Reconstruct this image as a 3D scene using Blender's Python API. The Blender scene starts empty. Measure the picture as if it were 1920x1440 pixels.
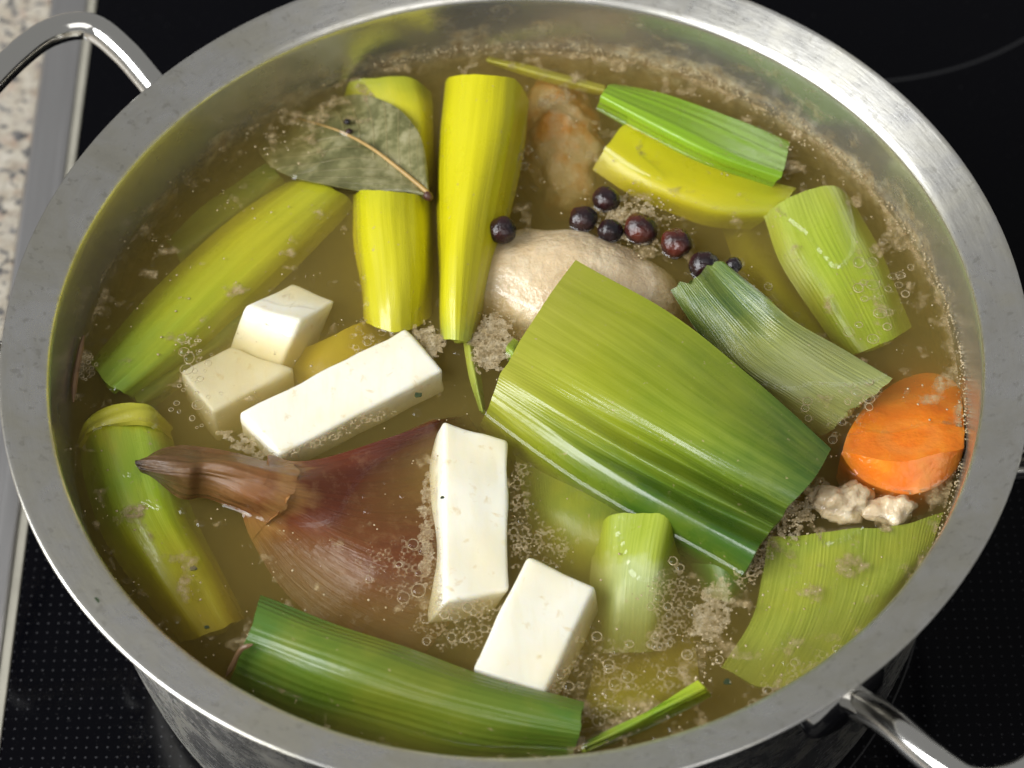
import bpy, bmesh, math, random
import numpy as np
from mathutils import Vector, Matrix, noise as mnoise

# ------------------------------------------------------------------ camera, light, exposure
CM = 0.01
SC = bpy.context.scene
COL = SC.collection
POT_H = 10.0                       # rim height above the glass, cm
RIM_R = 12.5
BROTH_Z = POT_H - 2.22             # broth level, cm
SINK = .09                         # how much deeper the pieces float, cm
WALL_R = 11.25                     # inner wall radius at the broth level, cm

_D, _P, _TX, _TY, _ROLL, _F = 4.68456 * RIM_R, .932025, -.00736 * RIM_R, -.14262 * RIM_R, -.036414, 4500.0
CAM = np.array([0, -_D * math.cos(_P), _D * math.sin(_P) + POT_H])
_fw = np.array([_TX, _TY, POT_H]) - CAM; _fw /= np.linalg.norm(_fw)
_r = np.cross(_fw, [0, 0, 1.]); _r /= np.linalg.norm(_r); _u = np.cross(_r, _fw)
_r, _u = math.cos(_ROLL) * _r + math.sin(_ROLL) * _u, -math.sin(_ROLL) * _r + math.cos(_ROLL) * _u

def ray(px, py):
    return _fw + (px - 960) / _F * _r + (720 - py) / _F * _u
def PZ(px, py, zc):                # point (cm) on the horizontal plane at height zc that stands at this place of the photograph
    d = ray(px, py); t = (zc - CAM[2]) / d[2]
    return CAM + t * d
def P(px, py, z=0.0, rmax=11.12):  # z in cm above the broth
    q = PZ(px, py, BROTH_Z + z - SINK)
    h = math.hypot(q[0], q[1])
    if rmax and h > rmax:
        q[0] *= rmax / h; q[1] *= rmax / h
    return q

cam_d = bpy.data.cameras.new('camera'); cam = bpy.data.objects.new('camera', cam_d); COL.objects.link(cam)
cam_d.sensor_width = 36; cam_d.lens = _F * 36 / 1920; cam_d.clip_start = 0.01; cam_d.clip_end = 50
m = Matrix.Identity(4)
for k in range(3):
    m[k][0] = _r[k]; m[k][1] = _u[k]; m[k][2] = -_fw[k]; m[k][3] = CAM[k] * CM
cam.matrix_world = m
cam_d.dof.use_dof = True
cam_d.dof.focus_distance = float(np.dot(P(1000, 760, .5) - CAM, _fw)) * CM
cam_d.dof.aperture_fstop = 12.5
SC.camera = cam

world = bpy.data.worlds.new('World'); SC.world = world; world.use_nodes = True
bg = world.node_tree.nodes['Background']
bg.inputs['Color'].default_value = (1.0, 1.0, 0.98, 1); bg.inputs['Strength'].default_value = 0.27

def area(name, loc, target, size, size_y, power, color):
    L = bpy.data.lights.new(name, 'AREA'); L.shape = 'RECTANGLE'; L.size = size; L.size_y = size_y; L.energy = power; L.color = color
    o = bpy.data.objects.new(name, L); COL.objects.link(o)
    o.location = loc
    o.rotation_euler = (Vector(target) - Vector(loc)).to_track_quat('-Z', 'Y').to_euler()
    return o
area('window_light', (-1.2, -0.30, 1.05), (0, 0, .08), 1.2, 1.0, 39.0, (.97, .99, 1.0))
area('added_fill_light', (0.25, -1.25, 1.75), (0, 0, .08), 1.7, 1.3, 12.0, (1.0, .985, .95))  # soft fill added from front and above, no known lamp stands there

SC.view_settings.view_transform = 'Standard'; SC.view_settings.look = 'None'
SC.view_settings.exposure = 0.0; SC.view_settings.gamma = 1.0
SC.view_settings.use_curve_mapping = False
SC.render.engine = 'CYCLES'
cy = SC.cycles
cy.use_denoising = True
cy.max_bounces = 6; cy.diffuse_bounces = 2; cy.glossy_bounces = 3; cy.transmission_bounces = 4; cy.volume_bounces = 3; cy.use_adaptive_sampling = True; cy.adaptive_threshold = 0.03
cy.transparent_max_bounces = 8; cy.sample_clamp_indirect = 4.0; cy.blur_glossy = 0.5
cy.caustics_reflective = False; cy.caustics_refractive = False

rng = np.random.default_rng(7)
random.seed(7)

# ------------------------------------------------------------------ helpers: nodes
class NT:
    def __init__(s, name):
        s.mat = bpy.data.materials.new(name); s.mat.use_nodes = True
        s.t = s.mat.node_tree; s.n = s.t.nodes; s.n.clear()
        s.out = s.n.new('ShaderNodeOutputMaterial')
    def new(s, typ, **kw):
        nd = s.n.new('ShaderNode' + typ)
        for k, v in kw.items():
            if hasattr(nd, k): setattr(nd, k, v)
            else: s.set(nd, k.replace('_', ' '), v)
        return nd
    def set(s, nd, key, v):
        i = nd.inputs[key]
        if isinstance(v, bpy.types.NodeSocket): s.t.links.new(v, i)
        elif hasattr(i.default_value, '__len__') and not isinstance(v, (int, float)):
            i.default_value = tuple(v) + (1,) if len(v) == 3 and len(i.default_value) == 4 else v
        else: i.default_value = v
    def coord(s, which='Object'): return s.new('TexCoord').outputs[which]
    def mapping(s, vec, scale=(1, 1, 1), loc=(0, 0, 0), rot=(0, 0, 0)):
        m = s.new('Mapping'); s.t.links.new(vec, m.inputs['Vector'])
        m.inputs['Scale'].default_value = scale; m.inputs['Location'].default_value = loc; m.inputs['Rotation'].default_value = rot
        return m.outputs[0]
    def noise(s, vec, scale, detail=3, rough=.55, dist=0.0):
        nd = s.new('TexNoise'); s.t.links.new(vec, nd.inputs['Vector'])
        nd.inputs['Scale'].default_value = scale; nd.inputs['Detail'].default_value = detail
        nd.inputs['Roughness'].default_value = rough; nd.inputs['Distortion'].default_value = dist
        return nd.outputs['Fac']
    def ramp(s, fac, stops, interp='LINEAR'):
        r = s.new('ValToRGB'); s.t.links.new(fac, r.inputs[0]); r.color_ramp.interpolation = interp
        e = r.color_ramp.elements
        while len(e) < len(stops): e.new(.5)
        for k, (p, c) in enumerate(stops):
            e[k].position = p; e[k].color = (tuple(c) + (1,)) if not isinstance(c, (int, float)) else (c, c, c, 1)
        return r.outputs[0]
    def math(s, op, a, b=None, clamp=False):
        nd = s.n.new('ShaderNodeMath'); nd.operation = op; nd.use_clamp = clamp
        for k, v in enumerate((a, b)):
            if v is None: continue
            if isinstance(v, (int, float)): nd.inputs[k].default_value = v
            else: s.t.links.new(v, nd.inputs[k])
        return nd.outputs[0]
    def mix(s, fac, a, b, blend='MIX'):
        nd = s.n.new('ShaderNodeMix'); nd.data_type = 'RGBA'; nd.blend_type = blend
        for k, v in ((0, fac), (6, a), (7, b)):
            if isinstance(v, bpy.types.NodeSocket): s.t.links.new(v, nd.inputs[k])
            elif k == 0: nd.inputs[0].default_value = v
            else: nd.inputs[k].default_value = tuple(v) + (1,)
        return nd.outputs[2]
    def bump(s, h, strength, dist=0.001):
        b = s.new('Bump'); b.inputs['Strength'].default_value = strength; b.inputs['Distance'].default_value = dist
        s.t.links.new(h, b.inputs['Height']); return b.outputs[0]
    def pr(s, **kw):
        b = s.new('BsdfPrincipled')
        for k, v in kw.items(): s.set(b, k.replace('_', ' '), v)
        return b
    def done(s, shader, vol=None):
        if shader is not None: s.t.links.new(shader, s.out.inputs['Surface'])
        if vol is not None: s.t.links.new(vol, s.out.inputs['Volume'])
        return s.mat
    def sep(s, vec):
        n = s.new('SeparateXYZ'); s.t.links.new(vec, n.inputs[0]); return n.outputs

def srgb(r, g, b):
    f = lambda c: (c / 255 / 12.92) if c / 255 <= .04045 else ((c / 255 + .055) / 1.055) ** 2.4
    return (f(r), f(g), f(b))

# ------------------------------------------------------------------ helpers: objects
def link(o, parent=None):
    COL.objects.link(o)
    if parent is not None: o.parent = parent
    return o
def tag(o, label=None, cat=None, group=None, kind=None):
    if label: o['label'] = label
    if cat: o['category'] = cat
    if group: o['group'] = group
    if kind: o['kind'] = kind
    return o
def empty(name, loc_cm=(0, 0, 0)):
    o = bpy.data.objects.new(name, None); o.location = [c * CM for c in loc_cm]; o.empty_display_size = .01
    return link(o)
def mesh_obj(name, V, F, mat, parent=None, uv=None, smooth=True, sharp=50, origin=None):
    """V in cm, world; the object origin is put at its own centroid (or at origin)."""
    V = np.asarray(V, float) * CM
    pl = Vector((0, 0, 0)) if parent is None else parent.location
    org = np.array(pl) if (parent is not None) else (V.mean(0) if origin is None else np.asarray(origin) * CM)
    me = bpy.data.meshes.new(name)
    me.from_pydata((V - org).tolist(), [], F)
    if uv is not None:
        ul = me.uv_layers.new(name='UVMap')
        li = np.empty(len(me.loops), dtype=np.int32); me.loops.foreach_get('vertex_index', li)
        ul.data.foreach_set('uv', np.asarray(uv, dtype=np.float32)[li].ravel())
    me.validate(); me.update()
    if smooth:
        me.polygons.foreach_set('use_smooth', np.ones(len(me.polygons), dtype=bool))
        if sharp: me.set_sharp_from_angle(angle=math.radians(sharp))
    me.materials.append(mat)
    o = bpy.data.objects.new(name, me)
    link(o, parent)
    if parent is None: o.location = org
    return o

def cr(ctrl, ts):
    """Catmull-Rom through ctrl (n, ...) at uniform parameter ts in 0..1."""
    c = np.asarray(ctrl, float); n = len(c)
    ext = np.concatenate([[2 * c[0] - c[1]], c, [2 * c[-1] - c[-2]]])
    x = np.clip(np.asarray(ts) * (n - 1), 0, n - 1 - 1e-9); i = x.astype(int); f = (x - i).reshape((-1,) + (1,) * (c.ndim - 1))
    a, b, d, e = ext[i], ext[i + 1], ext[i + 2], ext[i + 3]
    return .5 * (2 * b + (d - a) * f + (2 * a - 5 * b + 4 * d - e) * f ** 2 + (3 * b - 3 * d + e - a) * f ** 3)

def wob(n, seed, f=4):
    r = np.random.default_rng(seed); x = np.linspace(0, 1, n); y = np.zeros(n)
    for k in range(1, f + 1): y += r.normal() / k * np.sin(2 * np.pi * k * x + r.uniform(0, 6.28))
    return y
def grid_normals(G):
    du = np.gradient(G, axis=1); dv = np.gradient(G, axis=0)
    N = np.cross(du, dv); N /= np.linalg.norm(N, axis=2, keepdims=True) + 1e-12
    if N[..., 2].mean() < 0: N = -N
    return N

def patch(name, rows, mat, parent=None, thick=.14, nu=56, nv=70, ribs=0, rib_amp=.01, lump=.03, seed=1, edge=.02, layers=1, px=True, rmax=11.1, origin=None, vr=(0., 1.)):
    """A curved sheet of real thickness through a grid of control points (photo place + height above broth)."""
    C = np.array([[P(*q, rmax=rmax) if px else q for q in row] for row in rows])
    G = cr(C, np.linspace(0, 1, nv))
    G = np.transpose(cr(np.transpose(G, (1, 0, 2)), np.linspace(0, 1, nu)), (1, 0, 2))
    N = grid_normals(G)
    u = np.linspace(0, 1, nu)[None, :]; v = np.linspace(0, 1, nv)[:, None]
    e0, e1 = edge if isinstance(edge, tuple) else (edge, edge)
    if e0 or e1:                                      # uneven cut ends
        dirv = G[1] - G[0]; dirv /= np.linalg.norm(dirv, axis=1, keepdims=True)
        G[0] += dirv * (e0 * wob(nu, seed, 7))[:, None]
        dirv = G[-1] - G[-2]; dirv /= np.linalg.norm(dirv, axis=1, keepdims=True)
        G[-1] += dirv * (e1 * wob(nu, seed + 1, 7))[:, None]
    h = np.zeros((nv, nu))
    if lump:
        r = np.random.default_rng(seed)
        for k in range(7):
            h += lump / 2.2 * r.normal() * np.sin(2 * np.pi * (r.uniform(.3, 2.2) * u + r.uniform(.3, 2.2) * v) + r.uniform(0, 6.28))
    if ribs:
        ph = 1.2 * np.sin(2 * np.pi * (v * .7 + seed))
        am = .6 + .4 * np.sin(2 * np.pi * (u * 3.3 + seed * .37))
        h += rib_amp * am * np.sin(2 * np.pi * ribs * u + ph)
    G = G + N * h[..., None]
    N = grid_normals(G)
    B = G - N * thick
    nn = nu * nv
    V = np.concatenate([G.reshape(-1, 3), B.reshape(-1, 3)])
    if rmax:
        rr = np.hypot(V[:, 0], V[:, 1]); k = np.minimum(1, (rmax + .05) / np.maximum(rr, 1e-6)); V[:, 0] *= k; V[:, 1] *= k
    idx = np.arange(nn).reshape(nv, nu)
    a, b, c, d = idx[:-1, :-1].ravel(), idx[:-1, 1:].ravel(), idx[1:, 1:].ravel(), idx[1:, :-1].ravel()
    # orientation
    n0 = np.cross(G[0, 1] - G[0, 0], G[1, 0] - G[0, 0])
    top = np.stack([a, b, c, d], 1) if np.dot(n0, N[0, 0]) > 0 else np.stack([a, d, c, b], 1)
    bot = top[:, ::-1] + nn
    ring = np.concatenate([idx[0, :], idx[1:, -1], idx[-1, -2::-1], idx[-2:0:-1, 0]])
    nx_ = np.roll(ring, -1)
    side = np.stack([ring, ring + nn, nx_ + nn, nx_], 1)
    if np.dot(n0, N[0, 0]) <= 0: side = side[:, ::-1]
    F = np.concatenate([top, bot, side]).tolist()
    UV = np.stack([np.broadcast_to(u, (nv, nu)), np.broadcast_to(vr[0] + (vr[1] - vr[0]) * v, (nv, nu))], -1).reshape(-1, 2)
    UV = np.concatenate([UV, UV])
    return mesh_obj(name, V, F, mat, parent, uv=UV, sharp=55, origin=origin)

def tube_mesh(pts, rad, seg=14, cap=True):
    pts = np.asarray(pts, float); n = len(pts); rad = np.broadcast_to(np.asarray(rad, float), (n,))
    T = np.gradient(pts, axis=0); T /= np.linalg.norm(T, axis=1, keepdims=True)
    up = np.array([0, 0, 1.]) if abs(T[0][2]) < .9 else np.array([1., 0, 0])
    V = []; 
    for k in range(n):
        a = np.cross(up, T[k]); a /= np.linalg.norm(a); b = np.cross(T[k], a); up = b
        for s in range(seg):
            t = 2 * math.pi * s / seg
            V.append(pts[k] + rad[k] * (math.cos(t) * a + math.sin(t) * b))
    F = []
    for k in range(n - 1):
        for s in range(seg):
            s2 = (s + 1) % seg
            F.append([k * seg + s, k * seg + s2, (k + 1) * seg + s2, (k + 1) * seg + s])
    if cap:
        F.append(list(range(seg))[::-1]); F.append([(n - 1) * seg + s for s in range(seg)])
    return np.array(V), F

def lathe(profile, seg=200, close=False):
    pr = np.asarray(profile, float); n = len(pr)
    th = np.linspace(0, 2 * np.pi, seg, endpoint=False)
    V = np.stack([pr[:, 0][:, None] * np.cos(th), pr[:, 0][:, None] * np.sin(th), np.broadcast_to(pr[:, 1][:, None], (n, seg))], -1).reshape(-1, 3)
    F = []
    for k in range(n if close else n - 1):
        k2 = (k + 1) % n
        for s in range(seg):
            s2 = (s + 1) % seg
            F.append([k * seg + s, k2 * seg + s, k2 * seg + s2, k * seg + s2])
    return V, F

# ------------------------------------------------------------------ materials: setting
def m_granite():
    t = NT('granite'); o = t.coord()
    v = t.new('TexVoronoi'); t.t.links.new(o, v.inputs['Vector']); v.inputs['Scale'].default_value = 210
    n1 = t.noise(o, 190, 4, .6); n2 = t.noise(t.mapping(o, loc=(3, 1, 2)), 260, 3, .6); n3 = t.noise(t.mapping(o, loc=(7, 5, 2)), 130, 3, .6)
    c = t.ramp(n1, [(.30, (.25, .20, .15)), (.5, (.40, .35, .27)), (.7, (.50, .45, .37))])
    c = t.mix(t.ramp(n3, [(.54, 0.), (.62, .65)]), c, (.36, .25, .18))
    c = t.mix(t.ramp(n2, [(.40, 1.), (.47, 0.)]), c, (.03, .03, .035))
    c = t.mix(t.ramp(v.outputs['Distance'], [(.0, 0.), (.9, .25)]), c, (.55, .53, .50))
    return t.done(t.pr(Base_Color=c, Roughness=.22).outputs[0])
def m_trim():
    t = NT('trim_steel'); o = t.coord()
    n = t.noise(t.mapping(o, scale=(400, 6, 400)), 3, 3)
    b = t.pr(Base_Color=(.56, .55, .55), Metallic=1.0, Roughness=t.ramp(n, [(.3, .30), (.7, .42)]), Normal=t.bump(n, .05))
    return t.done(b.outputs[0])
def m_glass():
    t = NT('black_cooktop_glass'); o = t.coord()
    s = t.sep(t.mapping(o, rot=(0, 0, math.radians(1.2)), scale=(1 / .0028, 1 / .0029, 1)))
    fx = t.math('SUBTRACT', t.math('FRACT', s[0]), .5); fy = t.math('SUBTRACT', t.math('FRACT', s[1]), .5)
    d = t.math('SQRT', t.math('ADD', t.math('MULTIPLY', fx, fx), t.math('MULTIPLY', fy, fy)))
    dot = t.ramp(d, [(.075, 1.), (.13, 0.)])
    n = t.noise(o, 60, 3)
    oy = t.sep(o)[1]
    ox = t.sep(o)[0]
    patch_ = t.math('MULTIPLY', t.math('MULTIPLY', dot, t.ramp(oy, [(0.0, 1.), (.02, 0.)])), t.ramp(t.math('ADD', ox, .1), [(0.05, 1.), (.2, .25)]))
    dust = t.ramp(t.noise(o, 900, 2, .7), [(.66, 0.), (.76, .16)])
    c = t.mix(t.math('MULTIPLY', patch_, t.ramp(n, [(.3, .35), (.7, .9)])), (.002, .002, .003), (.05, .05, .055))
    c = t.mix(dust, c, (.12, .12, .12))
    smear = t.noise(o, 25, 4, .6, 1.0)
    b = t.pr(Base_Color=c, Roughness=t.ramp(smear, [(.35, .04), (.75, .16)]))
    b.inputs['IOR'].default_value = 1.17
    return t.done(b.outputs[0])
def m_print():
    t = NT('zone_print')
    return t.done(t.pr(Base_Color=(.012, .012, .014), Roughness=.3).outputs[0])

def m_steel_body():
    t = NT('brushed_steel'); o = t.coord()
    s = t.sep(o)
    ang = t.math('ARCTAN2', s[1], s[0])
    rad = t.math('SQRT', t.math('ADD', t.math('MULTIPLY', s[0], s[0]), t.math('MULTIPLY', s[1], s[1])))
    cv = t.new('CombineXYZ'); t.t.links.new(t.math('MULTIPLY', ang, .6), cv.inputs[0]); t.t.links.new(t.math('MULTIPLY', s[2], 60), cv.inputs[1]); t.t.links.new(t.math('MULTIPLY', rad, 60), cv.inputs[2])
    brush = t.noise(cv.outputs[0], 30, 4, .65)
    spots = t.ramp(t.noise(o, 420, 2, .6), [(.60, 0.), (.70, 1.)])
    grease = t.ramp(t.noise(t.mapping(o, loc=(1, 2, 3)), 42, 6, .66, .8), [(.38, 0.), (.62, 1.)])
    smudge = t.ramp(t.noise(t.mapping(o, loc=(6, 2, 3)), 130, 5, .7, .5), [(.45, 0.), (.72, 1.)])
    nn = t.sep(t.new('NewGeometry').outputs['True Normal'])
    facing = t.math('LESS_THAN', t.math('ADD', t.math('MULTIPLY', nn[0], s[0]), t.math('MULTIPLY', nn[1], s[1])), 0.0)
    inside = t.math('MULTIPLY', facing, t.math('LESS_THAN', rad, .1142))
    base = t.mix(t.math('MULTIPLY', grease, .7), (.80, .79, .77), (.66, .63, .52))
    base = t.mix(t.math('MULTIPLY', smudge, .4), base, (.50, .48, .42))
    base = t.mix(t.math('MULTIPLY', spots, .35), base, (.36, .34, .28))
    base = t.mix(t.math('MULTIPLY', inside, .6), base, (.30, .29, .21))  # inside wall darkened in its base colour, standing in for dark reflections
    outw = t.math('MULTIPLY', t.math('SUBTRACT', 1.0, facing), t.math('LESS_THAN', s[2], (POT_H - .25) * CM))
    ro = t.math('ADD', t.ramp(brush, [(.3, .22), (.7, .31)]), t.math('ADD', t.math('MULTIPLY', grease, .08), t.math('MULTIPLY', smudge, .07)))
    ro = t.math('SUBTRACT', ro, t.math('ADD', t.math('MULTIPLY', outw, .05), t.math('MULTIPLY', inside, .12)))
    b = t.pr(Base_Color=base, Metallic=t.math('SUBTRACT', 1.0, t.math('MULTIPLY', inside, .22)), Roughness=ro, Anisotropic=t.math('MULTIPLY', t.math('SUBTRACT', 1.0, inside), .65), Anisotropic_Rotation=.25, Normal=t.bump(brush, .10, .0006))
    tg = t.new('Tangent'); tg.direction_type = 'RADIAL'; tg.axis = 'Z'
    t.t.links.new(tg.outputs[0], b.inputs['Tangent'])
    # dried scum on the inside wall above the broth: heaviest at the back, in patches with their own outline
    zb = BROTH_Z * CM
    band = t.ramp(t.math('MULTIPLY', t.math('SUBTRACT', s[2], zb), 100 / 2.0), [(.0, 1.), (.25, .62), (.75, .42), (1., 0.)])
    side = t.math('MULTIPLY', t.math('ADD', t.math('MULTIPLY', t.math('COSINE', t.math('ADD', ang, -1.15)), .5), .5), 1.0)   # 1 at the back
    scn = t.noise(t.mapping(o, loc=(4, 4, 1), scale=(1, 1, 1.6)), 95, 6, .72, .4)
    big = t.noise(t.mapping(o, loc=(9, 1, 1)), 28, 2, .5)
    k = t.math('ADD', t.math('MULTIPLY', band, .42), t.math('ADD', t.math('MULTIPLY', side, .42), t.math('ADD', scn, t.math('MULTIPLY', big, .25))))
    scum = t.math('MULTIPLY', inside, t.ramp(t.math('MULTIPLY', k, .5), [(.635, 0.), (.75, .75)]))
    sc_col = t.ramp(t.noise(o, 300, 3, .7), [(.3, (.24, .15, .05)), (.5, (.42, .33, .17)), (.7, (.62, .56, .38))])
    d = t.pr(Base_Color=sc_col, Roughness=.45, Normal=t.bump(scn, .8, .002))
    mx = t.new('MixShader'); t.t.links.new(scum, mx.inputs[0]); t.t.links.new(b.outputs[0], mx.inputs[1]); t.t.links.new(d.outputs[0], mx.inputs[2])
    return t.done(mx.outputs[0])
def m_polished():
    t = NT('polished_steel'); o = t.coord()
    n = t.noise(o, 160, 3, .6)
    b = t.pr(Base_Color=(.70, .69, .66), Metallic=1.0, Roughness=t.ramp(n, [(.3, .07), (.75, .16)]))
    return t.done(b.outputs[0])

# ------------------------------------------------------------------ materials: food
def m_leek(name, stops, stripe=.35, seed=0.0, freq=42, rough=.29, spec=.5, pale_edge=.0, tint=None, sheen_bump=.25, blotch=.35, yellow=(.54, .48, .01), fold=None):
    """stops: colour along the leaf (v 0..1); fibres run along v."""
    t = NT(name); uv = t.coord('UV'); o = t.coord()
    s = t.sep(uv)
    n_l = t.noise(t.mapping(uv, scale=(3, 2, 1), loc=(seed, seed * 2, 0)), 2.2, 3, .6)
    vv = t.math('ADD', s[1], t.math('MULTIPLY', t.math('SUBTRACT', n_l, .5), .35))
    base = t.ramp(vv, stops)
    fib = t.noise(t.mapping(uv, scale=(freq, .9, 1), loc=(seed, seed, 0)), 1.6, 3, .7)
    fine = t.noise(t.mapping(uv, scale=(freq * 3.2, 2.2, 1), loc=(seed, 0, 0)), 1.6, 2, .6)
    k = t.math('ADD', t.math('MULTIPLY', fib, .65), t.math('MULTIPLY', fine, .35))
    lo = t.mix(1.0, base, (.62, .68, .55), 'MULTIPLY'); hi = t.mix(stripe * .7, base, (.62, .66, .16))
    c = t.mix(t.ramp(k, [(.36, 0.), (.64, 1.)]), lo, hi)
    c = t.mix(1 - stripe, c, base)
    if fold: c = t.mix(t.math('MULTIPLY', t.ramp(t.math('ADD', s[0], t.math('MULTIPLY', t.math('SUBTRACT', n_l, .5), .2)), [(.50, 0.), (.72, .85)]), t.ramp(s[1], [(.15, .15), (.6, 1.)])), c, fold)
    bl = t.noise(t.mapping(o, loc=(seed, 0, 0)), 70, 4, .6)
    c = t.mix(t.math('MULTIPLY', t.ramp(bl, [(.45, 0.), (.75, 1.)]), blotch), c, yellow)
    fl = t.ramp(t.noise(t.mapping(o, loc=(0, seed, 1)), 520, 2, .6), [(.70, 0.), (.76, .65)])
    c = t.mix(fl, c, (.40, .32, .16))
    b = t.pr(Base_Color=c, Roughness=t.ramp(bl, [(.3, rough - .06), (.7, rough + .12)]), Specular_IOR_Level=spec, Normal=t.bump(t.math('ADD', k, t.math('MULTIPLY', bl, .5)), sheen_bump, .0008))
    b.inputs['Coat Weight'].default_value = .22; b.inputs['Coat Roughness'].default_value = .07
    t.set(b, 'Coat Normal', t.bump(t.noise(o, 330, 3, .6), .22, .001))
    return t.done(b.outputs[0])

def m_celeriac():
    t = NT('white_root_flesh'); o = t.coord()
    n = t.noise(o, 90, 4, .6); st = t.ramp(t.noise(t.mapping(o, scale=(1, 1, 1), loc=(2, 2, 2)), 200, 4, .6, .4), [(.60, 0.), (.72, 1.)])
    big = t.ramp(t.noise(o, 45, 2, .5), [(.45, 0.), (.70, 1.)])
    c = t.mix(t.math('MULTIPLY', big, .6), (.84, .81, .68), (.80, .71, .46))
    fb = t.noise(t.mapping(o, scale=(1, .18, 1), rot=(0, 0, .5)), 420, 3, .65)
    c = t.mix(t.math('MULTIPLY', t.ramp(fb, [(.5, 0.), (.75, 1.)]), .22), c, (.72, .62, .36))
    c = t.mix(t.math('MULTIPLY', st, .6), c, (.60, .43, .15))
    b = t.pr(Base_Color=c, Roughness=.38, Specular_IOR_Level=.4, Normal=t.bump(n, .15, .001))
    b.inputs['Subsurface Weight'].default_value = .5; b.inputs['Subsurface Radius'].default_value = (1, .85, .5); b.inputs['Subsurface Scale'].default_value = .004
    return t.done(b.outputs[0])
def m_carrot():
    t = NT('carrot_flesh'); o = t.coord()
    n = t.noise(o, 120, 4, .6); g = t.noise(t.mapping(o, scale=(1, 1, 1)), 700, 2, .6)
    c = t.ramp(n, [(.3, (.80, .16, .006)), (.55, (.92, .235, .01)), (.75, (.95, .34, .03))])
    ws = t.new('TexWave'); ws.wave_type = 'RINGS'; ws.rings_direction = 'Z'; t.t.links.new(o, ws.inputs['Vector']); ws.inputs['Scale'].default_value = 28; ws.inputs['Distortion'].default_value = 2.5; ws.inputs['Detail'].default_value = 3
    c = t.mix(t.math('MULTIPLY', t.ramp(ws.outputs['Fac'], [(.6, 0.), (.95, 1.)]), .14), c, (.95, .52, .12))
    b = t.pr(Base_Color=c, Roughness=.22, Normal=t.bump(t.math('ADD', n, t.math('MULTIPLY', g, .5)), .45, .0008))
    b.inputs['Subsurface Weight'].default_value = .25; b.inputs['Subsurface Radius'].default_value = (1, .4, .1); b.inputs['Subsurface Scale'].default_value = .002
    return t.done(b.outputs[0])
def m_onion():
    t = NT('onion_skin'); uv = t.coord('UV'); o = t.coord()
    s = t.sep(uv)
    n = t.noise(t.mapping(uv, scale=(2, 2, 1)), 2.5, 4, .6)
    vv = t.math('ADD', s[1], t.math('MULTIPLY', t.math('SUBTRACT', n, .5), .16))
    base = t.ramp(vv, [(.0, (.03, .018, .01)), (.04, (.09, .05, .024)), (.18, (.15, .078, .03)), (.36, (.19, .09, .03)), (.50, (.25, .105, .034)), (.60, (.16, .04, .013)), (.78, (.115, .022, .008)), (1., (.09, .016, .007))])
    low = t.ramp(t.math('ADD', s[0], t.math('MULTIPLY', t.math('SUBTRACT', n, .5), .3)), [(.45, 0.), (.7, 1.)])
    body = t.ramp(s[1], [(.45, 0.), (.6, 1.)])
    base = t.mix(t.math('MULTIPLY', t.math('MULTIPLY', low, body), .4), base, (.20, .06, .022))
    base = t.mix(t.ramp(vv, [(.52, 0.), (.56, .8), (.60, .8), (.64, 0.)]), base, (.40, .21, .07))
    fib = t.noise(t.mapping(uv, scale=(30, 2.2, 1)), 1.5, 4, .7, .3)
    c = t.mix(t.ramp(fib, [(.36, .38), (.66, 0.)]), base, t.mix(1., base, (.45, .40, .38), 'MULTIPLY'))
    c = t.mix(t.math('MULTIPLY', t.ramp(t.noise(o, 260, 4, .7), [(.52, 0.), (.72, 1.)]), .18), c, (.45, .28, .14))
    b = t.pr(Base_Color=c, Roughness=.22, Normal=t.bump(t.math('ADD', fib, t.noise(o, 190, 3, .6)), .35, .0012))
    b.inputs['Subsurface Weight'].default_value = .15; b.inputs['Subsurface Radius'].default_value = (1, .4, .2); b.inputs['Subsurface Scale'].default_value = .0015
    return t.done(b.outputs[0])
def m_chicken(name, orange=.0):
    t = NT(name); o = t.coord()
    n = t.noise(o, 75, 5, .62); f = t.noise(t.mapping(o, scale=(.4, 3, 1), rot=(0, 0, .45)), 160, 3, .6, .6)
    c = t.ramp(n, [(.3, (.58, .43, .25)), (.5, (.67, .53, .34)), (.7, (.73, .62, .44))])
    c = t.mix(t.ramp(t.noise(t.mapping(o, loc=(.1, .5, .2)), 140, 5, .65), [(.5, 0.), (.75, .45)]), c, (.52, .37, .19))
    if orange: c = t.mix(t.math('MULTIPLY', t.ramp(t.noise(t.mapping(o, loc=(.3, .2, .1)), 60, 4, .6), [(.48, 0.), (.6, 1.)]), orange), c, (.62, .27, .04))
    spk = t.ramp(t.noise(o, 420, 2, .6), [(.72, 0.), (.78, .7)])
    c = t.mix(spk, c, (.38, .20, .06))
    b = t.pr(Base_Color=c, Roughness=.25, Normal=t.bump(t.math('ADD', n, t.math('MULTIPLY', t.noise(o, 300, 3, .6), .5)), .5, .002))
    b.inputs['Subsurface Weight'].default_value = .3; b.inputs['Subsurface Radius'].default_value = (1, .7, .45); b.inputs['Subsurface Scale'].default_value = .003
    return t.done(b.outputs[0])
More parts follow.
